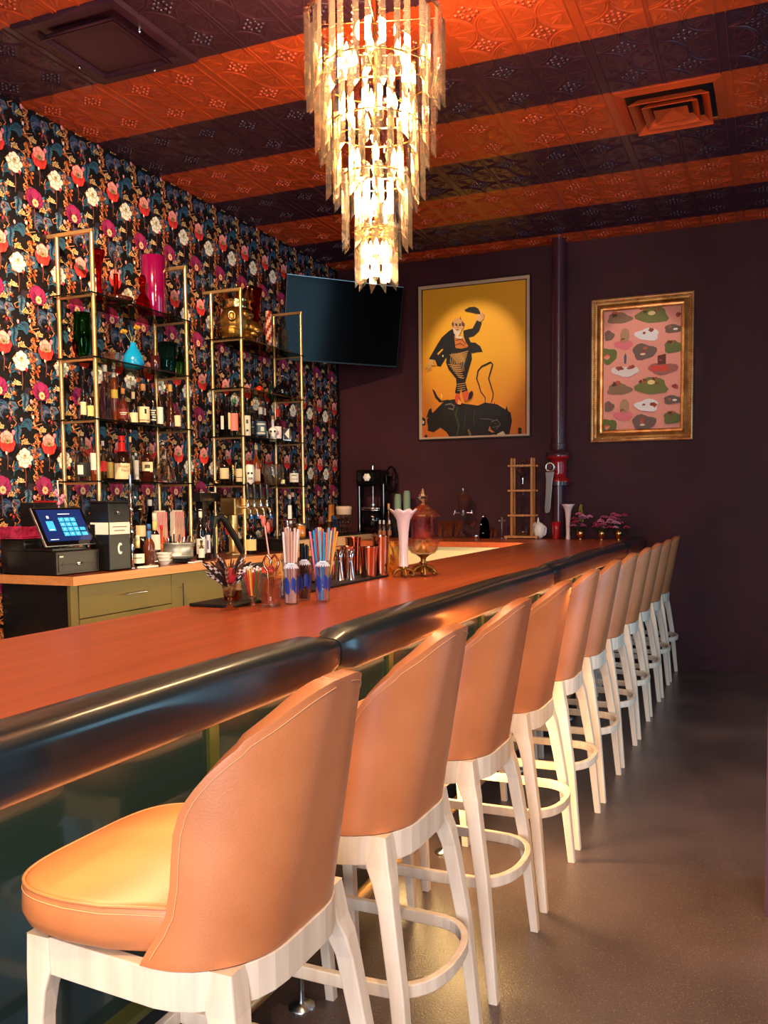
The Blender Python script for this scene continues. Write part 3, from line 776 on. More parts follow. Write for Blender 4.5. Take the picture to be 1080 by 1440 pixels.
chandelier((CH[0], CH[1], ZC), 'five tiered crystal prism chandelier glowing warm white over the bar')
# ---------------------------------------------------------------- bottle kit
BST = {
 'wine':   [(0, .92), (.01, 1), (.55, 1), (.62, .93), (.68, .62), (.73, .38), (.78, .34), (.95, .33), (.955, .40), (.985, .40), (.99, .34), (1, .34)],
 'spirit': [(0, .92), (.01, 1), (.50, 1), (.57, .97), (.63, .78), (.68, .45), (.73, .34), (.90, .33), (.91, .38), (.93, .38)],
 'squat':  [(0, .9), (.015, 1), (.40, 1), (.50, .98), (.58, .82), (.64, .5), (.69, .30), (.86, .28), (.865, .36), (.89, .36)],
 'round':  [(0, .55), (.02, .72), (.12, .96), (.25, 1), (.40, .94), (.50, .66), (.56, .36), (.62, .27), (.86, .25), (.865, .31), (.89, .31)],
 'slim':   [(0, .9), (.01, 1), (.60, .96), (.70, .72), (.78, .42), (.84, .36), (.93, .36), (.935, .44), (.95, .44)],
 'cone':   [(0, .95), (.02, 1), (.20, .96), (.45, .70), (.62, .40), (.70, .30), (.90, .28), (.905, .36), (.93, .36)],
 'square': [(0, .95), (.01, 1), (.52, 1), (.58, .9), (.62, .5), (.66, .34), (.88, .33), (.885, .42), (.91, .42)],
}
_mc = {}
def cmat(kind, col):
    k = (kind, col)
    if k not in _mc:
        nm = {'g': 'bottle_glass', 'o': 'dark_bottle_glass', 'c': 'cap_finish', 'l': 'label_paper'}[kind]
        if kind == 'g': _mc[k] = glass_mat(nm, col, 0.3, ior=1.4)
        elif kind == 'o': _mc[k] = mat(nm, col, 0.07, coat=0.5, coat_rough=0.03)
        elif kind == 'c': _mc[k] = mat(nm, col, 0.35)
        else: _mc[k] = mat(nm, col, 0.6)
    return _mc[k]
AMB = (120, 52, 14); DK = (20, 10, 8); GRN = (12, 26, 12); CLR = (236, 238, 236); CREAM = (212, 188, 148); WH = (206, 200, 190)
def bottle(P, style, glass, cap, label, text_label, grp, kind='o', lz=(.14, .42), cap_h=.09, cat='bottle', lw=1.15, liquid=None, extra=None, name='bottle', neck=None):
    x, y, z, h, r = P
    t = thing(name, text_label, cat, (x, y, z), math.atan2(-y, -x), grp)
    pr_ = BST[style]; n_ = 4 if style == 'square' else 20
    k_ = 1.0
    m = MB()
    if style == 'square':
        m.lathe([(r*b_*1.32 if b_ > .6 else r*b_, a*h) for a, b_ in pr_], 4, (0, 0, 0), False, a0=PI/4)
        m.build('glass_body', cmat(kind, glass), t, bevel=r*0.15, seg=2, bang=30)
    else:
        m.lathe([(r*b_, a*h) for a, b_ in pr_], n_); m.build('glass_body', cmat(kind, glass), t)
    if liquid:
        lp = [(r*b_*.9, a*h+.003) for a, b_ in pr_ if a <= liquid[1]]
        if style != 'square': MB().lathe(lp, n_).build('liquid', cmat('o', liquid[0]), t)
    top = pr_[-1][0]*h; rn = r*pr_[-1][1]
    if cap: MB().lathe([(rn*1.02, top-h*cap_h*.55), (rn*1.12, top-h*cap_h*.5), (rn*1.12, h-.002), (rn*.9, h)], 14).build('cap', cmat('c', cap), t)
    if neck: MB().lathe([(rn*1.1, h*neck[1]), (rn*1.12, h*.84)], 14, cap=False).build('neck_label', cmat('l', neck[0]), t, solid=.0006)
    if label:
        lo, hi = lz[0]*h, lz[1]*h; m = MB()
        if style == 'square':
            q = r*1.32*math.cos(PI/4)+.0012; w = q*0.82
            m.box(q-.001, -w, lo, q, w, hi); m.box(-w, -q, lo, w, -q+.001, hi)
        else:
            a0 = lw; rows = []
            for zz in (lo, hi):
                rr = r*(1.0)+.0009
                rows.append([(rr*math.cos(a0*(2*q/14-1)), rr*math.sin(a0*(2*q/14-1)), zz) for q in range(15)])
            m.loft(rows, True, closed=False)
        lb = m.build('label', cmat('l', label), t)
        if extra: extra(lb, r, lo, hi)
    return t
def bars(cols_rows):
    """small printed marks on a label: list of (v0,v1,halfangle,colour,offset)"""
    def f(lb, r, lo, hi):
        m = MB()
        for v0, v1, ha, c, off in cols_rows:
            rr = r+.0016; rows = []
            for zz in (lo+(hi-lo)*v0, lo+(hi-lo)*v1):
                rows.append([(rr*math.cos(off+ha*(2*q/6-1)), rr*math.sin(off+ha*(2*q/6-1)), zz) for q in range(7)])
            m.loft(rows, True, closed=False, col=lin(c))
        m.build('label_print', M_art, lb)
    return f
T = {}
for ln in """1top red vase (-3.87, 4.319, 2.745, 0.316, 0.0265)
1top decanter (-3.87, 4.472, 2.745, 0.36, 0.0181)
1top dish (-3.87, 4.491, 2.745, 0.107, 0.0909)
1top bulb (-3.83, 4.678, 2.745, 0.244, 0.0467)
1top magenta (-3.87, 4.838, 2.745, 0.407, 0.0817)
1b amber (-3.95, 4.19, 2.37, 0.129, 0.0196)
1b green (-3.93, 4.228, 2.37, 0.297, 0.0526)
1b sparkle (-3.87, 4.411, 2.37, 0.15, 0.0676)
1b blue (-3.87, 4.617, 2.37, 0.175, 0.0722)
1b cup (-3.87, 4.838, 2.37, 0.121, 0.0338)
1b teal (-3.85, 4.94, 2.37, 0.226, 0.0588)
1b dark (-3.79, 5.002, 2.37, 0.203, 0.0296)
1c b0 (-3.93, 4.218, 2.005, 0.281, 0.0176)
1c b1 (-3.9, 4.247, 2.005, 0.23, 0.0198)
1c b2 (-3.87, 4.344, 2.005, 0.359, 0.038)
1c b3 (-3.9, 4.462, 2.005, 0.391, 0.0229)
1c b4 (-3.84, 4.472, 2.005, 0.227, 0.0319)
1c b5 (-3.87, 4.605, 2.005, 0.262, 0.028)
1c b6 (-3.87, 4.704, 2.005, 0.284, 0.0403)
1c b7 (-3.87, 4.801, 2.005, 0.3, 0.0241)
1c b8 (-3.84, 4.838, 2.005, 0.283, 0.0193)
1c b9 (-3.8, 4.896, 2.005, 0.298, 0.0341)
1c b10 (-3.76, 4.918, 2.005, 0.178, 0.0219)
1d votive (-4.0, 4.155, 1.635, 0.035, 0.0241)
1d c0 (-3.9, 4.164, 1.635, 0.272, 0.048)
1d c1 (-3.87, 4.229, 1.635, 0.231, 0.022)
1d c2 (-3.87, 4.31, 1.635, 0.254, 0.0201)
1d c3 (-3.93, 4.435, 1.635, 0.254, 0.0252)
1d c4 (-3.87, 4.482, 1.635, 0.296, 0.0551)
1d c5 (-3.86, 4.552, 1.635, 0.296, 0.0186)
1d c6 (-3.9, 4.65, 1.635, 0.196, 0.0189)
1d c7 (-3.87, 4.728, 1.635, 0.274, 0.043)
1d decanter (-3.85, 4.881, 1.635, 0.299, 0.0758)
2top gorilla (-3.89, 5.9, 2.745, 0.441, 0.1797)
2top redvase (-3.87, 6.158, 2.745, 0.49, 0.058)
2top candle (-3.87, 6.294, 2.745, 0.329, 0.0266)
2top statue (-3.84, 6.472, 2.745, 0.313, 0.0392)
2b lobster (-3.82, 6.056, 2.37, 0.083, 0.0602)
2b green (-3.93, 6.418, 2.37, 0.199, 0.0362)
2b kettle (-3.84, 6.454, 2.37, 0.21, 0.0845)
2c d0 (-3.95, 5.719, 2.005, 0.295, 0.0277)
2c d1 (-3.93, 5.786, 2.005, 0.318, 0.0335)
2c d2 (-3.82, 5.691, 2.005, 0.28, 0.0301)
2c d3 (-3.87, 5.945, 2.005, 0.292, 0.0284)
2c d4 (-3.87, 6.022, 2.005, 0.306, 0.023)
2c d5 (-3.83, 6.081, 2.005, 0.26, 0.0462)
2c d6 (-3.92, 6.289, 2.005, 0.276, 0.0268)
2c d7 (-3.87, 6.331, 2.005, 0.237, 0.0418)
2c d8 (-3.86, 6.395, 2.005, 0.278, 0.0331)
2c d9 (-3.8, 6.445, 2.005, 0.19, 0.0362)
2d votive (-3.98, 5.663, 1.635, 0.043, 0.0193)
2d e0 (-3.95, 5.734, 1.635, 0.26, 0.0362)
2d e1 (-3.98, 5.895, 1.635, 0.183, 0.0228)
2d e2 (-3.87, 5.821, 1.635, 0.25, 0.028)
2d e3 (-3.87, 5.973, 1.635, 0.172, 0.0343)
2d e4 (-3.87, 6.067, 1.635, 0.328, 0.0319)
2d e5 (-3.95, 6.258, 1.635, 0.185, 0.0268)
2d e6 (-3.87, 6.319, 1.635, 0.179, 0.0898)
2d e7 (-3.96, 6.583, 1.635, 0.308, 0.028)
2d e8 (-3.8, 6.363, 1.635, 0.119, 0.018)
2d e9 (-3.78, 6.518, 1.635, 0.257, 0.0397)""".strip().split('\n'):
    a, b_ = ln.split(' (', 1); T[a] = tuple(float(q) for q in b_.rstrip(')').split(','))

# ---------------------------------------------------------------- brass shelving units
LEV = [2.745, 2.37, 2.005, 1.635]
M_edge = mat('dark_glass_edge', (8, 14, 12), .1)
def shelving(y0, y1, label):
    t = thing('shelving_unit', label, 'shelves', (-3.87, (y0+y1)/2, CZ), 0, 'brass and glass shelving units on the wallpaper')
    zt = 3.09
    for xx in (-3.72, -3.985):
        for yy in (y0, y1):
            MB().lathe([(.0125, CZ+.001), (.0125, zt)], 14, (xx, yy, 0)).build('post', M_brass, t, world=True)
    for yy in (y0, y1): MB().box(XL+.013, yy-.011, zt+.0005, -3.709, yy+.011, zt+.0225).build('top_rail', M_brass, t, world=True, bevel=.002)
    for z in LEV:
        MB().box(-4.03, y0-.03, z-.009, -3.705, y1+.03, z).build('glass_shelf', M_shelfglass, t, world=True)
        MB().box(-3.705, y0-.03, z-.009, -3.7035, y1+.03, z).box(-4.03, y0-.0315, z-.009, -3.7035, y0-.03, z).build('polished_edge', M_edge, t, world=True)
        for yy in (y0, y1):
            m = MB().box(-3.98, yy-.009, z-.022, -3.725, yy+.009, z-.0095); m.build('shelf_bracket', M_brass, t, world=True)
    return t
shelving(4.10, 4.985, 'brass framed glass shelving unit nearer the camera, holding the blue and magenta vases')
shelving(5.655, 6.565, 'brass framed glass shelving unit farther away, holding the golden ape head')

G1 = 'bottles and glassware on the nearer shelving unit'; G2 = 'bottles and glassware on the farther shelving unit'
M_redglass = glass_mat('red_glass', (236, 70, 76), 0.35); M_mag = mat('magenta_foil_glass', (112, 4, 58), 0.12, coat=1.0, coat_rough=.03)
M_greenglass = glass_mat('green_glass', (140, 196, 140), 0.4); M_tealglass = glass_mat('teal_glass', (160, 206, 204), 0.4)
M_ambergl = glass_mat('amber_glass', (220, 120, 40), 0.3)
def vessel(name, P, prof, m, label, cat, grp=None, n=22, flute=0, fl=0, inner=True, parts=None):
    x, y, z, h, r = P
    t = thing(name, label, cat, (x, y, z), 0, grp)
    o = [(r*b_, a*h) for a, b_ in prof]
    if inner:
        o = o+[(max(r*b_-.0035, .0005), max(a*h, .006)) for a, b_ in reversed(prof) if b_*r > .006 and a > .0]
    MB().lathe(o, n, flute=flute, fl=fl, cap=True).build('body', m, t)
    if parts: parts(t, h, r)
    return t
def one(name, mb, m, label, cat, loc, rotz=0, grp=None, **k):
    o = mb.build(name, m, None, **k); return tag(o, label, cat, loc, rotz, grp)
# nearer unit, top
vessel('glass_vase', T['1top red vase'], [(0, .95), (.03, 1), (.1, .5), (.14, .62), (.2, .55), (.75, .60), (.8, 1.0), (.9, 1.35), (1, 1.55)], M_redglass, 'slim red cut glass vase with flared rim, leftmost on the top shelf', 'vase', G1, 12, 6, .06)
x, y, z, h, r = T['1top dish']
t = thing('glass_dish', 'shallow dark amber glass dish on foot on top shelf', 'dish', (x, y, z), 0, G1)
MB().lathe([(.035, 0), (.03, .006), (.01, .012), (.01, .03), (.085, .036), (.092, .062), (.089, .062), (.08, .042), (.002, .04)], 26).build('bowl', mat('dark_amber', (52, 20, 12), .08, coat=.6), t)
P = list(T['1top decanter']); 
t = thing('decanter', 'slim amber decanter with tall clear stopper standing in the dark dish', 'decanter', (P[0], P[1], P[2]+.042), 0, G1)
MB().lathe([(.028, 0), (.031, .01), (.022, .022), (.026, .03), (.016, .05), (.015, .16), (.017, .165)], 16).build('body', M_ambergl, t)
MB().lathe([(.010, .166), (.009, .24), (.014, .27), (.016, .285), (.010, .30), (.002, .305)], 12).build('stopper', M_cutglass, t)
vessel('glass_vase', T['1top bulb'], [(0, .5), (.03, .75), (.18, 1), (.33, .96), (.45, .55), (.52, .33), (.6, .38), (.72, .30), (.8, .42), (.9, .5), (1, .3)], M_redglass, 'round red glass bottle vase with bead neck beside the magenta vase', 'vase', G1)
vessel('glass_vase', T['1top magenta'], [(0, .96), (.01, 1), (.99, 1), (1, .97)], M_mag, 'tall magenta cylinder vase on the top shelf', 'vase', G1, 28)
# nearer unit, second shelf
vessel('votive_holder', T['1b amber'], [(0, .6), (.1, .7), (.2, .3), (.35, .35), (.5, .9), (.9, 1), (1, .95)], M_ambergl, 'tiny amber glass votive at left end of the second shelf', 'candle holder', G1)
vessel('glass_vase', T['1b green'], [(0, .7), (.04, .75), (.08, .5), (.2, .75), (.4, .98), (.6, 1), (.85, .84), (1, .95)], M_greenglass, 'dark green ribbed glass vase behind the front brass post', 'vase', G1, 24, 12, .04)
P = T['1b sparkle']
t = thing('glass_bowl', 'faceted clear glass bowl left of the blue vase', 'bowl', P[:3], 0, G1)
MB().lathe([(.03, 0), (.034, .005), (.06, .03), (.066, .06), (.064, .075), (.060, .06), (.05, .03), (.002, .012)], 14, smooth=False).build('body', M_cutglass, t)
P = T['1b blue']
t = thing('vase', 'bright blue teardrop vase holding two yellow flowers', 'vase', P[:3], math.atan2(-P[1], -P[0]), G1)
MB().lathe([(.045, 0), (.062, .012), (.071, .045), (.064, .08), (.045, .115), (.026, .145), (.017, .165), (.020, .175), (.015, .172), (.012, .14), (.001, .13)], 26).build('body', mat('blue_glaze', (10, 132, 190), .15, coat=.7), t)
for k, (dy, dz) in enumerate(((.028, .275), (-.055, .245), (-.02, .255))):
    m = MB().tube([(0, 0, .16), (0, dy*.5, (.16+dz)/2), (0, dy, dz)], .002, 5); st = m.build('stem', mat('pale_stem', (196, 186, 120), .6), t)
    if k < 2:
        f = MB(); R = random.Random(k)
        for q in range(14):
            a = q*2.4; f.ball((.018*math.cos(a)*(q/14)**.5, dy+.018*math.sin(a)*(q/14)**.5, dz+.006*math.cos(q)), .009, 7, 5)
        f.build('flower_head', mat('yellow_bloom', (236, 176, 50), .7), st)
vessel('cup', T['1b cup'], [(0, .8), (.02, .9), (.6, 1), (1, .95)], mat('dark_red_cup', (54, 16, 18), .2, coat=.5), 'small dark red cup right of the blue vase', 'cup', G1)
vessel('glass_vase', T['1b teal'], [(0, .8), (.03, .86), (.5, .95), (1, 1)], M_tealglass, 'teal ribbed glass vase at the right of the second shelf', 'vase', G1, 24, 12, .05)
vessel('glass_bottle', T['1b dark'], [(0, .95), (.5, 1), (.7, .6), (.8, .4), (1, .45)], M_greenglass, 'small dark green bottle at the right end of the second shelf', 'bottle', G1)
# nearer unit, third shelf
bottle(T['1c b0'], 'slim', DK, DK, (206, 186, 150), 'slim dark bottle with tan label behind the front post', G1)
bottle(T['1c b1'], 'spirit', DK, (40, 20, 16), (226, 190, 110), 'dark bottle with yellow strip label beside the front post', G1)
bottle(T['1c b2'], 'spirit', (226, 214, 214), WH, None, 'clear tall bottle with dark red spirit on the third shelf', G1, 'g', liquid=((60, 14, 12), .42))
bottle(T['1c b3'], 'slim', (104, 44, 18), WH, (206, 176, 70), 'tall amber bottle with white neck and yellow label', G1, 'o', lz=(.42, .56), neck=(WH, .62))
bottle(T['1c b4'], 'squat', (66, 22, 14), (190, 120, 70), (96, 20, 20), 'stubby red brown bottle with script label', G1, 'o', extra=bars([(.55, .62, .7, (236, 210, 190), 0), (.4, .46, .5, (236, 210, 190), 0)]))
bottle(T['1c b5'], 'squat', DK, (40, 22, 18), (222, 196, 160), 'black squat bottle with broad beige label and neck tag', G1, lz=(.08, .32), neck=(CREAM, .62))
bottle(T['1c b6'], 'squat', DK, (196, 140, 90), CREAM, 'black round shouldered bottle with large cream label', G1, lz=(.10, .46), extra=bars([(.55, .85, .16, (30, 20, 20), .3), (.1, .16, 1.0, (120, 90, 70), 0)]))
bottle(T['1c b7'], 'spirit', (12, 10, 12), (120, 30, 26), (14, 12, 14), 'black bottle with white lettered black label', G1, extra=bars([(.85, .92, .8, WH, 0), (.66, .74, .6, WH, -.1), (.5, .56, .75, WH, 0), (.3, .4, .5, WH, .2), (.08, .18, .85, WH, 0)]))
bottle(T['1c b8'], 'slim', (40, 18, 14), (200, 200, 200), WH, 'slim bottle with narrow white label before the yellow capped one', G1, lz=(.1, .5))
bottle(T['1c b9'], 'cone', (48, 18, 10), (226, 176, 90), None, 'brown cone shouldered bottle with yellow cap', G1, cap_h=.16)
bottle(T['1c b10'], 'squat', (60, 16, 24), (70, 30, 30), CREAM, 'small dark bottle with cream label at the right post', G1, lz=(.08, .5))
# nearer unit, bottom shelf
def votive(P, lab, g):
    t = thing('votive_holder', lab, 'candle holder', P[:3], 0, g)
    MB().lathe([(.018, 0), (.024, .004), (.024, .033), (.021, .034), (.02, .012), (.001, .012)], 16).build('cup', M_gold, t)
votive(T['1d votive'], 'little gold votive cup at left end of the nearer bottom shelf', G1)
bottle(T['1d c0'], 'squat', CLR, (20, 18, 18), (26, 22, 22), 'square shouldered clear bottle with black label and black stopper', G1, 'g', lz=(.10, .42), cap_h=.2, extra=bars([(.15, .8, .35, WH, -.3)]))
bottle(T['1d c1'], 'spirit', (110, 44, 22), DK, WH, 'brown bottle with plain white label behind the front post of bottom shelf', G1, lz=(.3, .75))
bottle(T['1d c2'], 'spirit', (200, 190, 180), WH, (210, 40, 36), 'clear bottle with small red label on the bottom shelf', G1, 'g', lz=(.25, .5))
bottle(T['1d c3'], 'spirit', (36, 24, 14), (16, 14, 14), (190, 160, 90), 'dark bottle with mustard label left of the red wax one', G1, lz=(.1, .5))
t = bottle(T['1d c4'], 'squat', (38, 16, 10), None, CREAM, 'square bourbon bottle with dripping red wax top and cream label', G1, lz=(.06, .40), lw=1.0)
x, y, z, h, r = T['1d c4']
MB().lathe([(r*.48, h*.66), (r*.36, h*.70), (r*.34, h*.94), (r*.36, h), (r*.1, h*1.005)], 12, flute=4, fl=.12).build('wax_seal', mat('red_wax', (206, 30, 34), .35), t)
lbp = [o for o in t.children if o.name.startswith('label')][0]
Mi = mat('label_ink', (110, 44, 30), .6)
for k, s_ in enumerate(("Maker's", 'Mark')): text(s_, .024, Mi, lbp, frame_mat((r+.002, .018, h*(.33-.085*k)), (0, 1, 0), (0, 0, 1)))
bottle(T['1d c5'], 'cone', CLR, (214, 180, 120), None, 'clear narrow necked bottle rising behind the wax topped bottle', G1, 'g')
bottle(T['1d c6'], 'slim', (30, 40, 44), (180, 180, 180), WH, 'slim bottle with tall white label next to the wax topped bottle', G1, lz=(.1, .75))
bottle(T['1d c7'], 'spirit', (58, 20, 12), (24, 16, 16), (226, 206, 160), 'red brown bottle with oval cream label left of the cut decanter', G1, lz=(.28, .5), lw=.9, extra=bars([(.3, .7, .4, (90, 70, 40), 0)]))
M_crys = glass_mat('lead_crystal', (252, 250, 248), .12, ior=1.55)
P = T['1d decanter']
t = thing('decanter', 'cut crystal decanter with stopper at the right of the bottom shelf', 'decanter', P[:3], 0, G1)
MB().lathe([(.068, 0), (.076, .01), (.070, .05), (.056, .10), (.034, .14), (.022, .165), (.018, .22), (.026, .232), (.022, .234)], 12, smooth=False).build('body', M_crys, t)
MB().lathe([(.014, .236), (.012, .245), (.030, .262), (.032, .280), (.022, .297), (.003, .299)], 8, smooth=False).build('stopper', M_crys, t)
# farther unit, top: golden ape head wearing a crown
P = T['2top gorilla']
t = thing('ape_head_figure', 'golden ape head sculpture wearing a crown on the far top shelf', 'sculpture', P[:3], math.radians(33), G2)
m = MB()
E_ = lambda c, s, rot=None: m.ball(c, 1.0, 16, 12, sc=s, rot=rot)
E_((-.035, 0, .175), (.125, .108, .125)); E_((-.05, 0, .09), (.10, .10, .085)); E_((.045, 0, .225), (.06, .085, .045))
E_((.085, 0, .125), (.072, .078, .055)); E_((.130, 0, .105), (.055, .072, .042)); E_((.160, .0, .135), (.014, .030, .012)); E_((.04, 0, .16), (.07, .07, .07)); E_((.10, 0, .075), (.055, .058, .030))
for s_ in (-1, 1):
    E_((.075, s_*.035, .222), (.035, .036, .016)); E_((-.06, s_*.112, .195), (.030, .016, .036)); E_((.118, s_*.020, .158), (.022, .018, .016))
E_((.045, 0, .03), (.07, .07, .035))
m.build('head', M_darkgold, t, remesh=.005, smooth_it=1)
for s_ in (-1, 1):
    MB().ball((.078, s_*.052, .196), .013, 10, 8).build('eye', M_gold, t)
    MB().tube([(-.06+.026*math.cos(a), s_*.128, .195+.032*math.sin(a)) for a in [2*PI*k/12 for k in range(12)]], .006, 6, closed=True).build('ear', M_gold, t)
MB().tube([(.185*math.cos(a)*.5+.095, .072*math.sin(a), .088) for a in [-1.3+2.6*k/12 for k in range(13)]], .004, 6).build('mouth', M_gold, t)
m = MB()
for k in range(16):
    a = -1.9+3.8*k/15+PI; m.lathe([(.014, .0), (.006, .03), (.001, .045)], 6, (-.04+.098*math.cos(a), .098*math.sin(a), .01))
m.build('fur_ruff', M_darkgold, t)
m = MB(); rings = []
for zz, rr in ((.262, .112), (.272, .118), (.30, .112), (.33, .120)): rings.append([(-.02+rr*math.cos(2*PI*k/24), rr*math.sin(2*PI*k/24), zz) for k in range(24)])
m.loft(rings, True, True, True)
for k in range(8):
    a = 2*PI*k/8; c = (-.02+.118*math.cos(a), .118*math.sin(a))
    m.lathe([(.034, .325), (.018, .375), (.004, .42)], 6, (c[0], c[1], 0)); m.ball((c[0]*1.02, c[1]*1.02, .428), .013, 8, 6)
m.build('crown', M_gold, t)
P = T['2top redvase']
vessel('glass_vase', (P[0]-.06, P[1], P[2], P[3], P[4]), [(0, .7), (.03, .75), (.1, .35), (.3, .5), (.6, .8), (.85, 1.0), (1, 1.3)], M_redglass, 'tall dark red flared glass vase behind the golden head', 'vase', G2, 20, 8, .08)
P = T['2top candle']
t = thing('candle_holder', 'tall patterned red and white glass candle on the far top shelf', 'candle holder', P[:3], 0, G2)
m = MB()
for k in range(14):
    z0, z1 = P[3]*k/14, P[3]*(k+1)/14
    for q in range(12):
        a0, a1 = 2*PI*q/12, 2*PI*(q+1)/12; c = lin([(214, 190, 170), (190, 60, 40), (120, 24, 22), (220, 150, 110)][(k*3+q*5) % 4])
        m.poly([(P[4]*math.cos(a), P[4]*math.sin(a), zz) for a, zz in ((a0, z0), (a1, z0), (a1, z1), (a0, z1))], c)
m.build('glass_cup', M_artgloss, t)
P = T['2top statue']
t = thing('glass_bottle', 'grey glass bottle shaped like a standing robed figure', 'bottle', P[:3], 0, G2)
M_grey = glass_mat('grey_green_glass', (196, 210, 204), .5)
MB().lathe([(.036, 0), (.040, .01), (.038, .09), (.042, .15), (.040, .19), (.026, .215), (.020, .222), (.026, .24), (.027, .26), (.022, .28)], 16, flute=5, fl=.06).build('body', M_grey, t)
MB().lathe([(.018, .282), (.020, .29), (.020, .305), (.004, .31)], 12).build('stopper', M_grey, t)
MB().lathe([(.016, 0), (.018, .01), (.012, .024), (.001, .026)], 10, (.012, -.045, 0.0)).build('red_base_bead', M_redglass, t)
# far second shelf
P = T['2b lobster']
t = thing('seashell', 'glossy orange red conch shell on the far second shelf', 'shell', P[:3], .5, G2)
m = MB().ball((0, 0, .032), .03, 14, 10, sc=(1.0, 1.7, 1.0)).ball((0, -.04, .028), .02, 12, 8, sc=(1, 1.4, .9)).ball((.01, .052, .02), .012, 10, 6, sc=(.8, 2.0, .7))
for k in range(5): m.ball((.006, -.035+.02*k, .052), .009, 8, 6)
m.build('body', mat('orange_shell', (226, 62, 26), .2, coat=.6), t, remesh=.004)
P = T['2b green']
bottle((P[0], P[1], P[2], P[3], P[4]*.8), 'round', (14, 34, 22), DK, None, 'dark green round bottle behind the black kettle', G2)
P = T['2b kettle']
t = thing('kettle', 'glossy black kettle with hoop handle on the far second shelf', 'kettle', P[:3], .6, G2)
MB().lathe([(.05, 0), (.066, .01), (.080, .05), (.074, .09), (.05, .115), (.03, .12)], 24).build('body', M_blackgloss, t)
MB().lathe([(.032, .121), (.028, .132), (.008, .138), (.012, .15), (.002, .156)], 18).build('lid', M_blackgloss, t)
MB().tube([(.06, 0, .06), (.09, 0, .08), (.105, 0, .11)], [.014, .01, .007], 10).build('spout', M_blackgloss, t)
MB().tube([(.055*math.cos(a), 0, .105+.09*math.sin(a)) for a in [PI*k/12 for k in range(13)]], .005, 8).build('handle', M_blackgloss, t)
# far third shelf
bottle(T['2c d0'], 'spirit', (150, 150, 150), (30, 26, 26), WH, 'clear bottle with white strip label, first on the far third shelf', G2, 'g', lz=(.2, .55), lw=.4)
bottle(T['2c d1'], 'spirit', (180, 184, 180), (60, 50, 46), (226, 200, 120), 'clear tall gin bottle with narrow gold label', G2, 'g', lz=(.2, .6), lw=.25)
bottle(T['2c d2'], 'slim', (190, 200, 196), (20, 90, 50), (220, 120, 110), 'clear bottle with pink label and green cap', G2, 'g', lz=(.15, .62))
bottle(T['2c d3'], 'spirit', (16, 28, 16), (30, 30, 26), (206, 200, 180), 'dark green bottle with tall pale label right of the brass post', G2, lz=(.08, .62), extra=bars([(.2, .3, .3, (60, 50, 50), 0), (.6, .8, .25, (60, 50, 50), 0)]))
bottle(T['2c d4'], 'spirit', (14, 12, 12), (226, 160, 60), (18, 16, 16), 'black bottle with amber cap on the far third shelf', G2, extra=bars([(.6, .66, .6, (150, 150, 150), 0)]))
bottle(T['2c d5'], 'squat', (214, 222, 226), WH, (70, 90, 104), 'wide clear bottle with white stopper and blue ring label', G2, 'g', lz=(.12, .55), cap_h=.2, extra=bars([(.1, .2, .8, WH, 0), (.75, .85, .8, WH, 0), (.3, .6, .3, WH, .3)]))
bottle(T['2c d6'], 'spirit', (180, 180, 180), WH, WH, 'clear bottle with long white cap behind the skull shaped one', G2, 'g', lz=(.1, .3), cap_h=.25)
P = T['2c d7']
t = thing('bottle', 'white skull shaped bottle with cork stopper', 'bottle', P[:3], math.atan2(-P[1], -P[0]), G2)
m = MB().ball((0, 0, .085), .040, 16, 12, sc=(1.05, .95, 1)).ball((.018, 0, .045), .026, 12, 8, sc=(1, .9, 1)).lathe([(.03, 0), (.032, .03)], 14).lathe([(.012, .12), (.011, .19)], 12)
m.build('body', M_white, t, remesh=.004)
for s_ in (-1, 1): MB().ball((.036, s_*.015, .082), .010, 8, 6).build('eye_socket', M_black, t)
MB().lathe([(.013, .185), (.013, .215), (.002, .218)], 12).build('cork', mat('cork', (170, 120, 80), .7), t)
bottle(T['2c d8'], 'spirit', (40, 14, 18), (206, 30, 40), (226, 206, 204), 'dark bottle with bright red cap and pale floral label', G2, lz=(.10, .46), cap_h=.3, extra=bars([(.3, .6, .3, (190, 120, 130), 0)]))
def arrow(lb, r, lo, hi):
    m = MB(); rr = r*.95+.003
    m.poly([(rr, .018, hi), (rr, -.022, (lo+hi)/2+.0), (rr, .018, lo)], lin(WH)); m.build('label_print', M_art, lb, solid=.0005)
bottle(T['2c d9'], 'square', (14, 12, 14), (20, 18, 18), (18, 16, 18), 'black square bottle with white triangle mark, last on the far third shelf', G2, lz=(.1, .6), extra=arrow)
# far bottom shelf
votive(T['2d votive'], 'little gold votive cup at left end of the farther bottom shelf', G2)
bottle(T['2d e0'], 'wine', DK, (50, 14, 16), CREAM, 'dark fortified wine bottle with cream label, left on the far bottom shelf', G2, lz=(.18, .5))
P = T['2d e1']
t = thing('glass_goblet', 'narrow gold trumpet glass between two dark bottles', 'glass', P[:3], 0, G2)
MB().lathe([(.018, 0), (.016, .004), (.004, .01), (.005, .06), (.012, .12), (.022, .18), (.02, .18), (.01, .12), (.001, .07)], 16).build('body', M_gold, t)
bottle(T['2d e2'], 'wine', (18, 18, 12), (120, 80, 50), CREAM, 'dark bottle with two cream labels behind the front brass post', G2, lz=(.1, .5), extra=bars([(.3, .36, 1.0, DK, 0)]))
P = T['2d e3']
t = thing('mug', 'white tiki skull mug on the far bottom shelf', 'mug', P[:3], math.atan2(-P[1], -P[0]), G2)
MB().lathe([(.026, 0), (.032, .01), (.034, .09), (.036, .14), (.030, .165), (.026, .165), (.026, .03), (.001, .03)], 18).build('body', M_white, t)
for s_ in (-1, 1): MB().ball((.033, s_*.013, .095), .009, 8, 6, sc=(.5, 1, 1)).build('eye', M_black, t)
m = MB(); [m.box(.030, -.014+.007*k, .045, .036, -.010+.007*k, .062) for k in range(5)]; m.build('teeth', M_black, t)
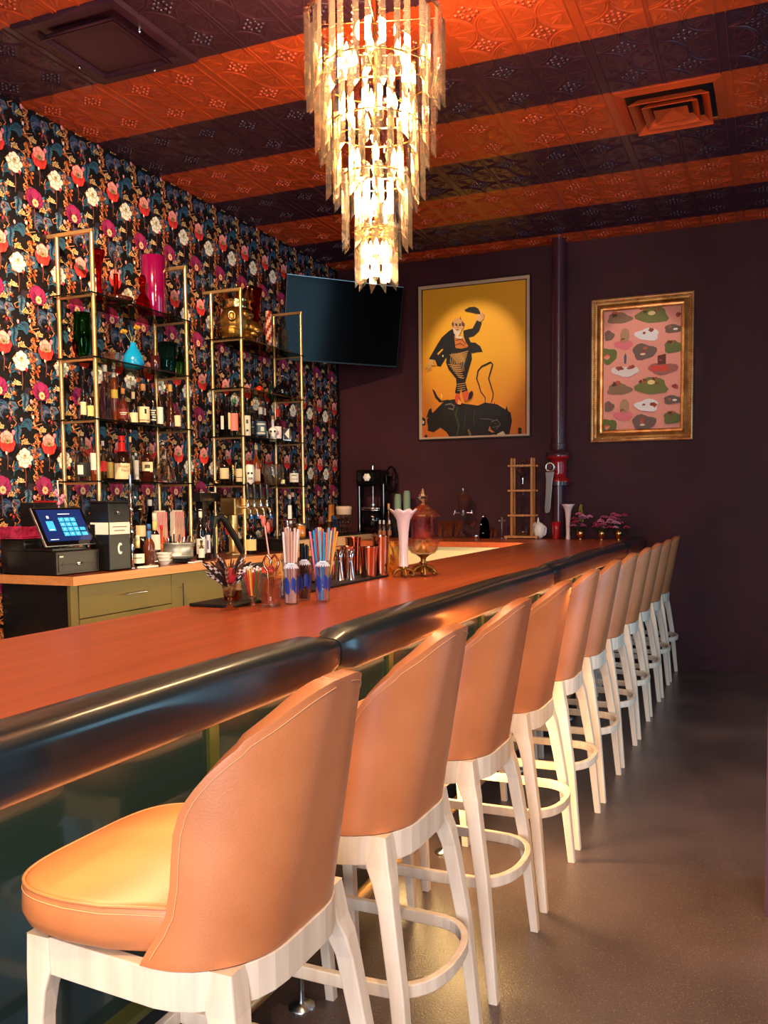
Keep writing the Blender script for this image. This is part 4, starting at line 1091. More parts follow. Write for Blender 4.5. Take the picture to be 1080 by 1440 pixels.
bottle(T['2d e4'], 'spirit', (150, 70, 26), (230, 200, 150), (226, 190, 150), 'tall amber bottle with pale wooden stopper on the far bottom shelf', G2, 'o', lz=(.1, .4))
bottle(T['2d e5'], 'round', (226, 110, 40), (226, 90, 30), None, 'small orange glass bottle behind the big glass bowl', G2, 'g')
P = T['2d e6']
vessel('glass_bowl', P, [(0, .55), (.04, .7), (.3, .98), (.6, 1), (.95, .88), (1, .92)], M_cutglass, 'large clear glass ice bowl on the far bottom shelf', 'bowl', G2, 24, 12, .02)
bottle(T['2d e7'], 'wine', (30, 24, 20), (130, 110, 90), None, 'plain dark bottle with grey capsule behind the glass bowl', G2)
bottle(T['2d e8'], 'round', (190, 190, 90), (60, 50, 30), (226, 220, 160), 'miniature yellow green bottle beside the glass bowl', G2, 'g')
bottle(T['2d e9'], 'wine', DK, (60, 50, 44), WH, 'red wine bottle with white label at the right end of the far bottom shelf', G2, lz=(.12, .42), extra=bars([(.3, .36, .7, (90, 80, 60), 0), (.7, .8, .5, (90, 80, 60), 0)]))
# ---------------------------------------------------------------- things on the back counter
Z1 = CZ+.001
t = thing('tablet_register', 'tablet till with blue keypad screen tilted on a black stand', 'till', (-3.72, 3.79, 1.236), 0)
a = Vector((-3.645, 3.602, 1.262)); up = Vector((-3.755, 3.602, 1.478))-a; upn = up.normalized(); H_ = up.length; W_ = .382; nrm = Vector((0, 1, 0)).cross(upn)
B_ = Vector(t.location)
def quadbox(m, u0, v0, u1, v1, d0, d1, col=None):
    c = []
    for d in (d0, d1):
        for u, v in ((u0, v0), (u1, v0), (u1, v1), (u0, v1)): c.append(tuple(a-B_+Vector((0, 1, 0))*u+upn*v+nrm*d))
    m.add(c, [(3, 2, 1, 0), (4, 5, 6, 7), (0, 1, 5, 4), (1, 2, 6, 5), (2, 3, 7, 6), (3, 0, 4, 7)], col=col)
m = MB(); quadbox(m, 0, 0, W_, H_, -.012, 0); m.build('tablet_body', M_steel, t, bevel=.004)
m = MB(); quadbox(m, .006, .006, W_-.006, H_-.006, .0002, .0016); m.build('bezel', M_blackgloss, t)
M_scr = mat('screen_navy', (16, 28, 66), .15, emit=(14, 32, 84), estr=1.1); M_key = mat('screen_key', (52, 150, 200), .2, emit=(52, 150, 206), estr=.9); M_kl = mat('screen_light', (210, 230, 240), .2, emit=(214, 236, 246), estr=.9)
m = MB(); quadbox(m, .028, .030, W_-.022, H_-.016, .0018, .0022); sc = m.build('screen', M_scr, t)
m = MB()
for i in range(3):
    for j in range(4): quadbox(m, .165+i*.044, .060+j*.030, .203+i*.044, .085+j*.030, .0024, .003)
quadbox(m, .30, .060, .345, .082, .0024, .003); quadbox(m, .30, .092, .340, .112, .0024, .003)
m.build('keypad', M_key, sc)
m = MB(); quadbox(m, .066, .095, .118, .155, .0024, .003); m.build('photo_tile', M_key, sc)
m = MB()
for i in range(3):
    for j in range(4): quadbox(m, .181+i*.044, .071+j*.030, .187+i*.044, .076+j*.030, .0031, .0034)
quadbox(m, .175, .196, .265, .200, .0024, .0028); quadbox(m, .085, .172, .100, .187, .0024, .0028); quadbox(m, .05, .040, .11, .043, .0024, .0028)
quadbox(m, .076, .10, .106, .104, .0031, .0034)
m.build('icons', M_kl, sc)
MB().box(-.14, -.13, .0, .06, .13, .012).tube([(-.06, 0, .01), (-.03, 0, .10), (.02, .0, .13)], .03, 12).build('stand', M_black, t)
MB().box(.02, .20, .06, .06, .235, .14).build('card_reader', M_black, t, bevel=.004)
t = thing('cash_drawer', 'black metal cash drawer under the tablet till', 'cash drawer', (-3.80, 3.80, Z1))
MB().box(-.18, -.155, .004, .172, .172, .132).build('case', M_black, t, bevel=.003)
M_drw = mat('dark_drawer_face', (44, 34, 26), .35)
f = MB().box(.173, -.155, .004, .180, .172, .130).build('drawer_front', M_drw, t, bevel=.002)
m = MB().box(.1802, -.142, .018, .183, .160, .022).box(.1802, -.142, .112, .183, .160, .116).box(.1802, -.142, .018, .183, -.138, .116).box(.1802, .156, .018, .183, .160, .116)
m.build('face_rim', M_black, f)
m = MB().box(.1805, -.115, .055, .184, -.02, .063).box(.1805, .035, .055, .184, .13, .063); m.build('slot', M_black, f)
MB().xf(Matrix.Identity(4)).lathe([(.011, 0), (.011, .006), (.008, .008)], 16).xf(Matrix.Translation((.181, .005, .060)) @ Matrix.Rotation(PI/2, 4, 'Y')).build('lock', M_chrome, f)
MB().box(.1805, -.132, .100, .1825, -.105, .108).build('maker_badge', M_paper, f)
t = thing('receipt_printer', 'black receipt printer at the left end of the counter', 'printer', (-3.93, 3.79, Z1))
MB().box(-.12, -.13, .003, .06, .0, .20).build('case', M_black, t, bevel=.01)
MB().box(.0605, -.12, .12, .064, -.02, .124).build('paper_slot', M_steel, t)
M_mg = add_noise_color(mat('pink_lacquer', rough=.25, coat=.5), (130, 20, 54), (196, 50, 90), (30, 30, 30), 4)
t = thing('lacquer_tray', 'raspberry pink patterned tray on top of the receipt printer', 'tray', (-3.95, 3.73, Z1+.201))
MB().box(-.10, -.08, .0, .075, .09, .008).build('base', M_mg, t); 
MB().box(-.10, -.08, .0085, -.09, .09, .068).box(.065, -.08, .0085, .075, .09, .068).box(-.0895, -.08, .0085, .0645, -.07, .068).box(-.0895, .08, .0085, .0645, .09, .068).build('rim', M_mg, t, bevel=.003)
M_card = mat('notice_card', (226, 218, 206), .6)
t = thing('dispenser_box', 'tall black dispenser with white notice strip and crescent emblem', 'dispenser', (-3.63, 4.085, Z1))
MB().box(-.07, -.09, .003, .07, .09, .40).build('case', M_black, t, bevel=.006)
MB().box(-.075, -.096, .4005, .078, .096, .412).build('lid', M_black, t, bevel=.003)
nt = MB().box(-.066, -.0925, .215, .066, -.0905, .285).box(.0705, -.086, .215, .0722, .086, .285).build('notice_strip', M_card, t)
m = MB()
for q, (a0, a1) in enumerate(((-.06, .06), (-.05, .04))): m.box(.0723, a0, .257-.022*q, .0730, a1, .261-.022*q)
m.build('notice_print', M_drw, nt)
m = MB(); pts = []
for k in range(21):
    q = math.radians(50+260*k/20); pts.append((.024*math.cos(q)*.9, .034*math.sin(q)))
for k in range(21):
    q = math.radians(300-240*k/20); pts.append((.006+.014*math.cos(q), .020*math.sin(q)))
nn = 21
m.add([(.0715, p[0], .13+p[1]) for p in pts], [(k, k+1, 2*nn-2-k, 2*nn-1-k) for k in range(nn-1)])
m.build('crescent_emblem', M_white, t, solid=.0006)
MB().ball((.078, -.02, .345), .014, 12, 8).build('knob', M_chrome, t)
t = thing('speaker_box', 'black box behind the tablet till, below the floral wallpaper', 'box', (-3.99, 3.95, Z1))
MB().box(-.06, -.14, .003, .05, .095, .405).build('case', M_black, t, bevel=.006)
MB().box(-.05, -.04, .4055, .04, .08, .416).build('red_top', M_red, t)
t = thing('flower_pick', 'thin pick with pink cherry blossom rising behind the till', 'ornament', (-3.87, 3.93, Z1+.134))
MB().tube([(0, 0, .0), (0, .0, .30), (.005, -.01, .40)], .0035, 6).build('stick', M_white, t)
m = MB(); R = random.Random(3)
for k in range(12): m.ball((R.uniform(-.02, .02), R.uniform(-.02, .03), .22+R.uniform(0, .12)), R.uniform(.008, .014), 7, 5)
m.build('blossom', mat('pink_blossom', (214, 120, 150), .6), t)
m = MB()
for k in range(4): m.tube([(0, 0, .3), (0, .02+.01*k, .36-.02*k), (0, .05+.015*k, .33-.04*k)], .0015, 4)
m.build('tendril', M_drw, t)
t = thing('beer_line_pole', 'slim chrome pole with valve beside the black dispenser', 'pole', (-3.60, 4.235, Z1))
MB().lathe([(.018, 0), (.018, .006), (.009, .010), (.009, .20), (.012, .205), (.012, .25), (.0075, .255), (.0075, .57)], 14).build('tube', M_chrome, t)
MB().tube([(0, 0, .43), (.03, 0, .43)], .006, 8).ball((.035, 0, .43), .010, 10, 8).ball((0, 0, .36), .014, 10, 8).build('valve', M_steel, t)
G3 = 'bottles standing on the back counter'
def B(style, P, glass, cap, label, lab, **k): return bottle(P, style, glass, cap, label, lab, G3, **k)
B('round', (-3.65, 4.345, Z1, .197, .043), (170, 180, 90), (230, 220, 180), (236, 226, 200), 'squat yellow green bottle with white label and wooden cap', kind='g', lz=(.12, .42), neck=((226, 196, 140), .6), extra=bars([(.5, .6, .6, (90, 80, 60), 0)]))
B('spirit', (-3.74, 4.36, Z1, .20, .020), (14, 22, 14), (60, 130, 40), (40, 100, 40), 'small black bottle with green neck band beside the pole', lz=(.6, .7))
B('wine', (-3.86, 4.50, Z1, .44, .032), (12, 14, 12), WH, (196, 176, 140), 'tall dark wine bottle with white capsule near the black dispenser', lz=(.4, .6))
B('wine', (-3.80, 4.56, Z1, .36, .033), (26, 12, 10), WH, CREAM, 'dark wine bottle with cream cap between pole and striped bags', lz=(.5, .7))
B('squat', (-3.62, 4.42, Z1, .265, .034), (92, 40, 20), (40, 90, 150), None, 'brown bottle with blue tape around its neck', cap_h=.02, neck=((46, 100, 160), .55))
t = thing('glass_flask', 'clear conical glass flask before the brown bottle', 'flask', (-3.58, 4.40, Z1))
MB().lathe([(.045, 0), (.048, .006), (.022, .085), (.020, .105), (.017, .105), (.019, .085), (.044, .010), (.001, .008)], 20).build('body', M_glass, t)
B('slim', (-3.82, 4.68, Z1, .42, .030), (60, 66, 62), (190, 190, 186), (60, 60, 60), 'tall silvery bottle with clear stopper behind the cream labelled one', kind='g', lz=(.3, .5))
B('squat', (-3.72, 4.60, Z1, .33, .036), (14, 12, 12), (200, 190, 170), WH, 'black bottle with rounded white label and gold crest', lz=(.28, .58), neck=((214, 180, 110), .6))
t = thing('bowl_stack', 'stack of small cream bowls in front of the metal tub', 'bowls', (-3.62, 4.56, Z1))
for k in range(3): MB().lathe([(.028, .0), (.050, .030), (.053, .032), (.050, .028), (.026, .004), (.001, .003)], 22, (0, 0, .022*k)).build('bowl', M_white, t)
t = thing('metal_tub', 'round galvanized metal tub holding black bar tools', 'tub', (-3.70, 4.80, Z1))
m = MB().lathe([(.100, 0), (.104, .01), (.106, .04), (.109, .043), (.106, .046), (.106, .12), (.110, .126), (.106, .132), (.102, .13), (.100, .02), (.001, .015)], 30)
m.build('tub', add_noise_color(mat('galvanized', rough=.4, metal=.75), (150, 146, 138), (196, 190, 180), (20, 20, 20), 4), t)
R = random.Random(9)
for k in range(7):
    a = k*.9; p = (.05*math.cos(a), .05*math.sin(a)); q = (p[0]*1.5+.02, p[1]*1.5, .16+.03*R.random())
    MB().tube([(p[0], p[1], .02), q], .006+.002*(k % 3), 7).build('tool', M_black if k % 2 else M_steel, t)
M_strip = attr_mat('striped_bag', .6)
for yy, lab in ((4.83, 'red and white striped paper bag, left of the pair behind the tub'), (5.02, 'red and white striped paper bag, right of the pair behind the tub')):
    t = thing('striped_bag', lab, 'bag', (-3.86, yy, Z1), 0, 'striped paper bags behind the tub')
    m = MB(); n_ = 14
    for k in range(n_):
        y0, y1 = -.06+.12*k/n_, -.06+.12*(k+1)/n_; c = lin((214, 40, 44) if k % 2 else (238, 220, 206))
        m.add([(.022, y0, 0), (.022, y1, 0), (.018, y1*.92, .335), (.018, y0*.92, .335)], [(0, 1, 2, 3)], col=c)
        m.add([(-.022, y0, 0), (-.022, y1, 0), (-.018, y1*.92, .335), (-.018, y0*.92, .335)], [(3, 2, 1, 0)], col=c)
    m.add([(-.022, -.06, 0), (.022, -.06, 0), (.018, -.055, .335), (-.018, -.055, .335), (-.022, .06, 0), (.022, .06, 0), (.018, .055, .335), (-.018, .055, .335)], [(0, 1, 2, 3), (7, 6, 5, 4), (0, 4, 5, 1)], col=lin((238, 220, 206)))
    m.build('bag', M_strip, t)
    MB().box(-.012, -.045, .005, .012, .045, .345).build('contents', M_paper, t)
B('spirit', (-3.76, 4.72, Z1, .25, .026), (170, 60, 26), (180, 30, 30), (226, 120, 50), 'small red orange bottle with orange label before the striped bags', lz=(.2, .5))
t = thing('plate_stack', 'stack of thin black plates at the counter edge', 'plates', (-3.60, 4.74, Z1))
for k in range(3): MB().lathe([(.03, 0), (.07, .008), (.075, .012), (.07, .011), (.03, .004), (.001, .004)], 26, (0, 0, .010*k)).build('plate', M_black, t)
t = thing('order_pad', 'white order pad with pink pen lying at the counter edge', 'notepad', (-3.54, 4.78, Z1), .2)
MB().box(-.02, -.07, 0, .02, .07, .008).build('pad', M_white, t); MB().tube([(.0, -.05, .013), (.0, .0, .013)], .004, 8).build('pen', mat('pink_pen', (226, 60, 110), .4), t)
t = thing('folded_menu', 'white folded card lying at the counter edge by the dispenser', 'card', (-3.545, 4.31, Z1), .1)
MB().box(-.03, -.07, 0, .03, .07, .010).build('card', M_white, t, bevel=.002)
B('wine', (-3.65, 5.0, Z1, .353, .033), (14, 10, 10), WH, WH, 'black wine bottle with white foil cap and white label right of the tub', lz=(.12, .42), cap_h=.3, extra=bars([(.5, .55, .7, (120, 110, 110), 0)]))
B('wine', (-3.66, 5.078, Z1, .31, .028), (22, 16, 24), (30, 22, 30), (200, 194, 204), 'shorter dark wine bottle with lilac grey label at the end of the counter', lz=(.15, .55), extra=bars([(.2, .7, .2, (90, 80, 120), .3)]))
B('spirit', (-3.60, 4.935, Z1, .14, .022), (196, 186, 120), (30, 26, 24), WH, 'miniature bottle with white label next to the black wine bottle', kind='g', lz=(.15, .6))
# beer tap tower
t = thing('beer_tap_tower', 'brass beer tower with four chrome taps and black handles', 'beer taps', (-3.80, 5.62, Z1))
MB().lathe([(.06, 0), (.06, .01), (.036, .02), (.034, .30)], 20).build('column', M_brass, t)
MB().box(-.06, -.085, .30, .075, .36, .43).build('manifold', mat('satin_brass', (190, 150, 90), .3, 1), t, bevel=.008)
for k in range(4):
    y0 = .02+.092*k
    tp = MB().tube([(.076, y0, .36), (.12, y0, .36), (.145, y0, .34), (.15, y0, .29)], [.012, .012, .010, .008], 10).lathe([(.013, 0), (.013, .03), (.008, .05)], 10, (.12, y0, .365)).build('tap', M_chrome, t)
    MB().lathe([(.012, .0), (.018, .06), (.018, .12), (.008, .13)], 10, (.12, y0, .418)).build('tap_handle', M_black, tp)
    if k != 2: MB().lathe([(.011, 0), (.011, .022)], 10, (.15, y0, .270)).build('nozzle_cap', mat('blue_cap', (20, 90, 170), .4), tp)
B('squat', (-3.70, 5.70, Z1, .27, .052), (12, 10, 12), (16, 14, 16), (206, 180, 120), 'big black growler with tan label under the beer taps', lz=(.1, .42), lw=.9)
t = thing('rubber_hose', 'thick black rubber hose arching down beside the beer tower', 'hose', (-3.66, 5.30, Z1))
MB().tube([(-.02, -.10, .22), (-.015, -.09, .28), (.0, -.055, .30), (.01, .0, .26), (.02, .10, .14), (.02, .17, .05), (.02, .20, .02)], [.014, .018, .022, .024, .024, .022, .020], 14).build('hose', M_rubber, t)
MB().tube([(-.02, -.10, .215), (-.02, -.10, .0)], .010, 12).build('upright', M_rubber, t)
t = thing('shelf_box', 'low black box on a post under the farther bottom glass shelf', 'box', (-3.95, 5.46, Z1))
MB().box(-.09, -.14, .405, .07, .12, .47).build('case', M_black, t, bevel=.004); MB().box(-.03, -.06, 0, .03, .0, .4045).build('post', M_black, t)
MB().box(.0, -.05, .4705, .02, -.02, .476).box(.02, .06, .4705, .04, .09, .476).build('papers', M_white, t)
# glasses and bottles on the riser
Z2 = CZ+.099
G4 = 'bottles and glasses on the slatted riser'
def Bz(style, P, glass, cap, label, lab, **k): return bottle(P, style, glass, cap, label, lab, G4, **k)
Bz('slim', (-3.76, 6.40, Z2, .36, .026), (60, 60, 60), (190, 190, 190), (226, 220, 210), 'tall bottle with long white label on the riser', lz=(.15, .75), lw=.6)
Bz('slim', (-3.80, 6.52, Z2, .38, .028), (150, 140, 130), (200, 150, 130), (120, 100, 96), 'slender clear bottle with pink neck on the riser', kind='g')
t = thing('glass_jar', 'orange lidded preserve jar on the riser behind the straws', 'jar', (-3.68, 6.43, Z2))
MB().lathe([(.044, 0), (.048, .01), (.048, .085), (.040, .10)], 20).build('body', mat('orange_preserve', (190, 110, 36), .2, coat=.6), t)
MB().lathe([(.043, .101), (.043, .118), (.01, .12)], 20).build('lid', M_steel, t)
Bz('spirit', (-3.80, 6.72, Z2, .33, .028), (20, 18, 20), (30, 50, 90), (40, 40, 60), 'dark bottle with navy cap on the riser', lz=(.2, .5))
Bz('spirit', (-3.84, 6.86, Z2, .28, .028), (40, 24, 18), (226, 160, 90), (60, 40, 30), 'dark bottle with orange cap right of the navy capped one', lz=(.2, .5))
def rocks(P, lab, g=G4, m_=None):
    t = thing('drinking_glass', lab, 'glass', P[:3], 0, g); h, r = P[3], P[4]
    MB().lathe([(r*.75, 0), (r*.78, .003), (r, h), (r-.002, h), (r*.78-.002, .008), (.001, .007)], 16, flute=8, fl=.02).build('body', m_ or M_glass, t); return t
k = 0
labs = ['upturned tumbler at the left on the riser', 'upturned tumbler beside the white labelled bottle on the riser', 'low glass between the jar and the navy capped bottle', 'clear round glass right of the orange jar', 'clear glass in front of the blue cloth', 'clear glass just left of the blue cloth']
for (x, y), lb in zip(((-3.62, 6.12), (-3.64, 6.26), (-3.66, 6.62), (-3.62, 6.74), (-3.64, 6.88), (-3.62, 6.98)), labs): rocks((x, y, Z2, .10+.02*(k % 3), .035), lb); k += 1
t = thing('bar_cloth', 'folded navy blue cloth draped over a small stand', 'cloth', (-3.70, 7.09, Z2))
m = MB(); rings = []
for i in range(9):
    z = .17*i/8; w = .034-.012*i/8; rings.append([(w*math.cos(2*PI*k/14)*(1+.12*math.sin(3*2*PI*k/14+i*.4)), w*1.1*math.sin(2*PI*k/14)*(1+.1*math.cos(4*2*PI*k/14)), z) for k in range(14)])
m.loft(rings).build('cloth', mat('navy_cloth', (24, 50, 84), .85), t)
t = thing('crystal_glasses', 'two tier stack of crystal coupes carrying a round pale tub', 'stacked glasses', (-3.70, 7.29, Z2))
for j, zz in enumerate((0, .088)):
    for k in range(4):
        a = PI/4+k*PI/2; c = (.042*math.cos(a), .042*math.sin(a), zz)
        MB().lathe([(.022, 0), (.006, .008), (.006, .02), (.032, .05), (.037, .084), (.034, .084), (.028, .052), (.001, .026)], 12, c, smooth=False).build('coupe', M_cutglass, t)
MB().lathe([(.066, .177), (.070, .18), (.072, .225), (.074, .228), (.074, .25), (.06, .256), (.001, .256)], 26).build('pale_tub', mat('pale_plastic', (206, 176, 156), .5), t)
t = thing('snack_bag', 'crumpled orange paper bag behind the pale round tub', 'bag', (-3.86, 7.34, Z2))
m = MB(); rings = []
for i in range(6):
    z = .27*i/5; w = .05*(1-.25*i/5); rings.append([(w*.6*math.cos(2*PI*k/10)*(1+.2*math.sin(k*2.3+i)), w*math.sin(2*PI*k/10)*(1+.2*math.cos(k*1.7+i)), z) for k in range(10)])
m.loft(rings, False).build('bag', mat('kraft_orange', (190, 116, 44), .7), t)
# ---------------------------------------------------------------- counter along the back wall
Z3 = BZ+.001; YY = 7.72
t = thing('ice_shaver', 'black cast iron ice shaver with white knob, chrome plate and side flywheel', 'ice shaver', (-3.62, YY+.05, Z3))
MB().box(-.15, -.12, 0, .15, .12, .045).build('base', M_blackgloss, t, bevel=.01)
MB().box(.11, -.07, .045, .15, .07, .60).box(-.15, -.05, .045, -.12, .05, .60).build('frame_column', M_blackgloss, t, bevel=.008)
MB().box(-.15, -.09, .50, .15, .09, .66).build('head', M_blackgloss, t, bevel=.03, seg=4)
MB().lathe([(.10, .10), (.115, .12), (.115, .24), (.09, .26)], 24).build('drum', M_blackgloss, t)
MB().lathe([(.12, .262), (.12, .272), (.125, .276), (.125, .296), (.06, .30)], 28).build('chrome_plate', M_chrome, t)
MB().tube([(0, 0, .30), (0, 0, .50)], .008, 8).lathe([(.035, .31), (.035, .325)], 16).build('screw_rod', M_steel, t)
m = MB()
m.lathe([(.036, 0), (.038, .006), (.030, .014), (.004, .016)], 24, flute=6, fl=.1); m.xf(Matrix.Translation((-.02, -.092, .585)) @ Matrix.Rotation(PI/2, 4, 'X')); m.build('adjusting_knob', M_white, t)
MB().tube([(.0, 0, .66), (.0, 0, .70)], .012, 8).tube([(-.03, 0, .705), (.03, 0, .705)], .008, 8).build('top_handle', M_chrome, t)
m = MB().tube([(.20, .0+.02*0+.125*math.cos(a), .56+.125*math.sin(a)) for a in [2*PI*k/28 for k in range(28)]], .010, 8, closed=True)
for k in range(5):
    a = 2*PI*k/5; m.tube([(.20, 0, .56), (.20, .06*math.cos(a)+.02*math.sin(a), .56+.06*math.sin(a)), (.20, .12*math.cos(a), .56+.12*math.sin(a))], .006, 6)
m.tube([(.15, 0, .56), (.21, 0, .56)], .016, 10); fw2 = m.build('flywheel', mat('dark_iron', (40, 34, 34), .25, .8), t)
MB().tube([(.212, -.10, .60), (.245, -.10, .60)], .009, 8).build('crank_grip', M_gold, fw2)
G5 = 'glassware and bar ware along the back wall counter'
M_sage = mat('sage_cup', (126, 150, 128), .6)
t = thing('display_box', 'dark box carrying the two cup stacks', 'box', (-3.30, YY+.03, Z3)); MB().box(-.09, -.07, 0, .09, .07, .255).build('case', M_black, t, bevel=.004); MB().box(-.06, -.072, .10, .06, -.0705, .13).build('edge_band', M_drw, t)
for x, h, lab in ((-3.345, .165, 'shorter stack of sage green paper cups, left of the pair'), (-3.25, .195, 'taller stack of sage green paper cups, right of the pair')):
    t = thing('cup_stack', lab, 'cups', (x, YY+.03, Z3+.2565), 0, 'sage cup stacks')
    n_ = int(h/.014)
    for k in range(n_):
        z = k*.013; MB().lathe([(.034, z), (.034, z+.012), (.0325, z+.0125)] if k < n_-1 else [(.034, z), (.027, h), (.001, h)], 18).build('cup', M_sage, t)
bottle((-3.43, YY, Z3, .33, .024), 'slim', (60, 30, 20), (206, 140, 80), (90, 60, 40), 'narrow bottle with tall cork beside the sage cups', G5, cap_h=.25)
for k, (x, y) in enumerate(((-3.47, 7.60), (-3.42, 7.58), (-3.37, 7.60))):
    bottle((x, y, Z3, .17, .02), 'slim', (60, 34, 28), (206, 200, 196), (150, 90, 60), ['left of three silver topped bitters bottles', 'middle one of three silver topped bitters bottles', 'right of three silver topped bitters bottles'][k], G5, cap_h=.3)
for k in range(5):
    rocks((-2.90+.052*k, YY+.02*(k % 2), Z3, .155, .0255), ['first cut tumbler from the left before the dark wall', 'second cut tumbler in the row of five', 'middle cut tumbler of the row of five', 'fourth cut tumbler in the row of five', 'last cut tumbler of the row, beside the absinthe fountain'][k], G5, M_cutglass)
bottle((-2.985, YY, Z3, .20, .022), 'spirit', (180, 180, 120), (90, 80, 60), WH, 'small pale bottle left of the cut tumblers', G5, kind='g')
t = thing('absinthe_fountain', 'glass absinthe fountain with four silver taps on a slender foot', 'fountain', (-2.665, YY, Z3), 0.3)
MB().lathe([(.062, 0), (.060, .006), (.020, .02), (.010, .04), (.012, .06), (.022, .16), (.030, .22), (.032, .235)], 20).build('foot', M_glass, t)
MB().lathe([(.032, .236), (.055, .24), (.055, .41), (.052, .41), (.052, .245), (.001, .242)], 24).build('reservoir', M_glass, t)
MB().lathe([(.057, .411), (.04, .425), (.012, .435), (.008, .45), (.013, .462), (.002, .475)], 20).build('lid', M_steel, t)
for k in range(4):
    a = k*PI/2; d = (math.cos(a), math.sin(a)); MB().tube([(.03*d[0], .03*d[1], .238), (.085*d[0], .085*d[1], .238), (.088*d[0], .088*d[1], .222)], .005, 7).tube([(.078*d[0], .078*d[1], .238), (.078*d[0], .078*d[1], .262)], .005, 6).build('spigot', M_chrome, t)
def goblet(P, lab, g, m_=None, n=16, cat='glass'):
    t = thing('goblet', lab, cat, P[:3], 0, g); h, r = P[3], P[4]
    MB().lathe([(r*.9, 0), (r*.85, .003), (r*.2, .010), (r*.16, h*.3), (r*.3, h*.38), (r*.85, h*.6), (r, h), (r-.002, h), (r*.82, h*.61), (r*.2, h*.42), (.001, h*.41)], n).build('body', m_ or M_glass, t); return t
goblet((-2.563, YY-.03, Z3, .155, .026), 'small stemmed glass right of the absinthe fountain', G5)
t = thing('silver_bowl', 'tiny silver bowl at the counter edge', 'bowl', (-2.50, YY-.12, Z3), 0, G5)
MB().lathe([(.015, 0), (.018, .003), (.033, .032), (.031, .034), (.016, .008), (.001, .006)], 18).build('body', M_chrome, t)
t = thing('serving_cloche', 'dark rounded glass dome with silver knob and fittings', 'dome', (-2.455, YY, Z3), 0, G5)
MB().lathe([(.05, 0), (.05, .02), (.046, .10), (.036, .16), (.018, .19), (.008, .195)], 20).build('dome', glass_mat('smoke_glass', (60, 56, 60), .3), t)
MB().ball((-.01, -.02, .205), .017, 12, 8).ball((-.02, -.045, .13), .010, 10, 6).ball((.0, -.05, .05), .010, 10, 6).build('fitting', M_chrome, t)
for x, lab in ((-2.385, 'short shot glass left of the silver cross'), (-2.345, 'short shot glass under the silver cross')):
    rocks((x, YY-.02, Z3, .085, .018), lab, G5, M_cutglass)
t = thing('cross_ornament', 'small silver cross on a thin stem', 'cross', (-2.30, YY+.04, Z3), 0)
MB().lathe([(.02, 0), (.02, .004), (.004, .008), (.003, .12)], 10).build('stem', M_steel, t)
MB().box(-.008, -.004, .12, .008, .004, .20).box(-.034, -.004, .155, -.0085, .004, .172).box(.0085, -.004, .155, .034, .004, .172).build('cross', M_chrome, t, bevel=.002)
# cold drip tower
t = thing('cold_drip_tower', 'wooden framed cold drip coffee tower with three glass vessels', 'coffee tower', (-2.09, YY, Z3))
M_dw = add_noise_color(mat('honey_wood', rough=.45), (176, 112, 62), (206, 142, 86), (40, 40, 4), 4)
MB().box(-.155, -.075, .008, .155, .075, .028).build('base_board', M_dw, t, bevel=.002)
for s_ in (-1, 1):
    for q in (-.045, .045):
        MB().lathe([(.0, 0), (.0125, 0), (.0125, .0), (.0125, .69), (.010, .705), (.001, .708)], 12, (s_*.093, q, .0285)).build('post', M_dw, t)
for z in (.655, .43, .205):
    MB().box(-.125, -.065, z, .125, -.055, z+.016).box(-.125, .055, z, .125, .065, z+.016).box(-.075, -.054, z, -.055, .054, z+.016).box(.055, -.054, z, .075, .054, z+.016).build('rack_board', M_dw, t)
m = MB()
for s_ in (-1, 1): m.lathe([(.008, 0), (.008, .008)], 8, (s_*.14, -.06, 0)); m.lathe([(.008, 0), (.008, .008)], 8, (s_*.14, .06, 0))
for k, s_ in enumerate(((-.14, -.06), (.14, -.06), (-.14, .06), (.14, .06))): MB().lathe([(.008, 0), (.008, .0075)], 8, (*s_, 0)).build('foot', M_chrome, t)
MB().lathe([(.034, .72), (.052, .70), (.056, .66), (.048, .62), (.020, .585), (.008, .57), (.006, .54)], 24).build('water_globe', M_glass, t)
MB().lathe([(.010, .535), (.010, .555)], 10).lathe([(.004, .50), (.004, .535)], 8).build('drip_valve', M_chrome, t)
MB().lathe([(.028, .46), (.030, .455), (.030, .39), (.024, .355), (.010, .335), (.009, .29), (.026, .285), (.026, .262), (.006, .258), (.005, .22)], 20).build('brew_cylinder', M_glass, t)
MB().lathe([(.016, .205), (.016, .15), (.022, .135), (.048, .09), (.054, .062), (.046, .034), (.001, .030)], 24).build('flask', M_glass, t)
MB().lathe([(.050, .070), (.051, .058), (.044, .040), (.001, .036)], 24).build('coffee', mat('coffee', (60, 30, 18), .1), t)
t = thing('ceramic_server', 'white ceramic heart shaped server behind the cold drip tower', 'ceramic server', (-1.94, YY+.02, Z3))
m = MB().ball((0, 0, .075), .055, 16, 12, sc=(1, .8, 1.35)).ball((-.05, .03, .09), .035, 14, 10, sc=(.8, .8, 1.9)).lathe([(.012, 0), (.006, .05)], 10, (-.012, 0, .145))
m.build('body', M_white, t, remesh=.005); MB().tube([(.04, 0, .12), (.062, 0, .10), (.06, 0, .05), (.045, 0, .03)], .006, 8).build('handle', M_white, t)
t = thing('votive_holder', 'ruby red glass votive beside the flowers', 'candle holder', (-1.782, YY, Z3))
MB().lathe([(.030, 0), (.034, .01), (.036, .09), (.043, .155), (.040, .155), (.033, .09), (.031, .012), (.001, .010)], 20).build('cup', mat('ruby_glass', (170, 16, 26), .12, coat=.6), t); MB().lathe([(.028, .011), (.028, .06), (.001, .06)], 16).build('wax', M_paper, t)
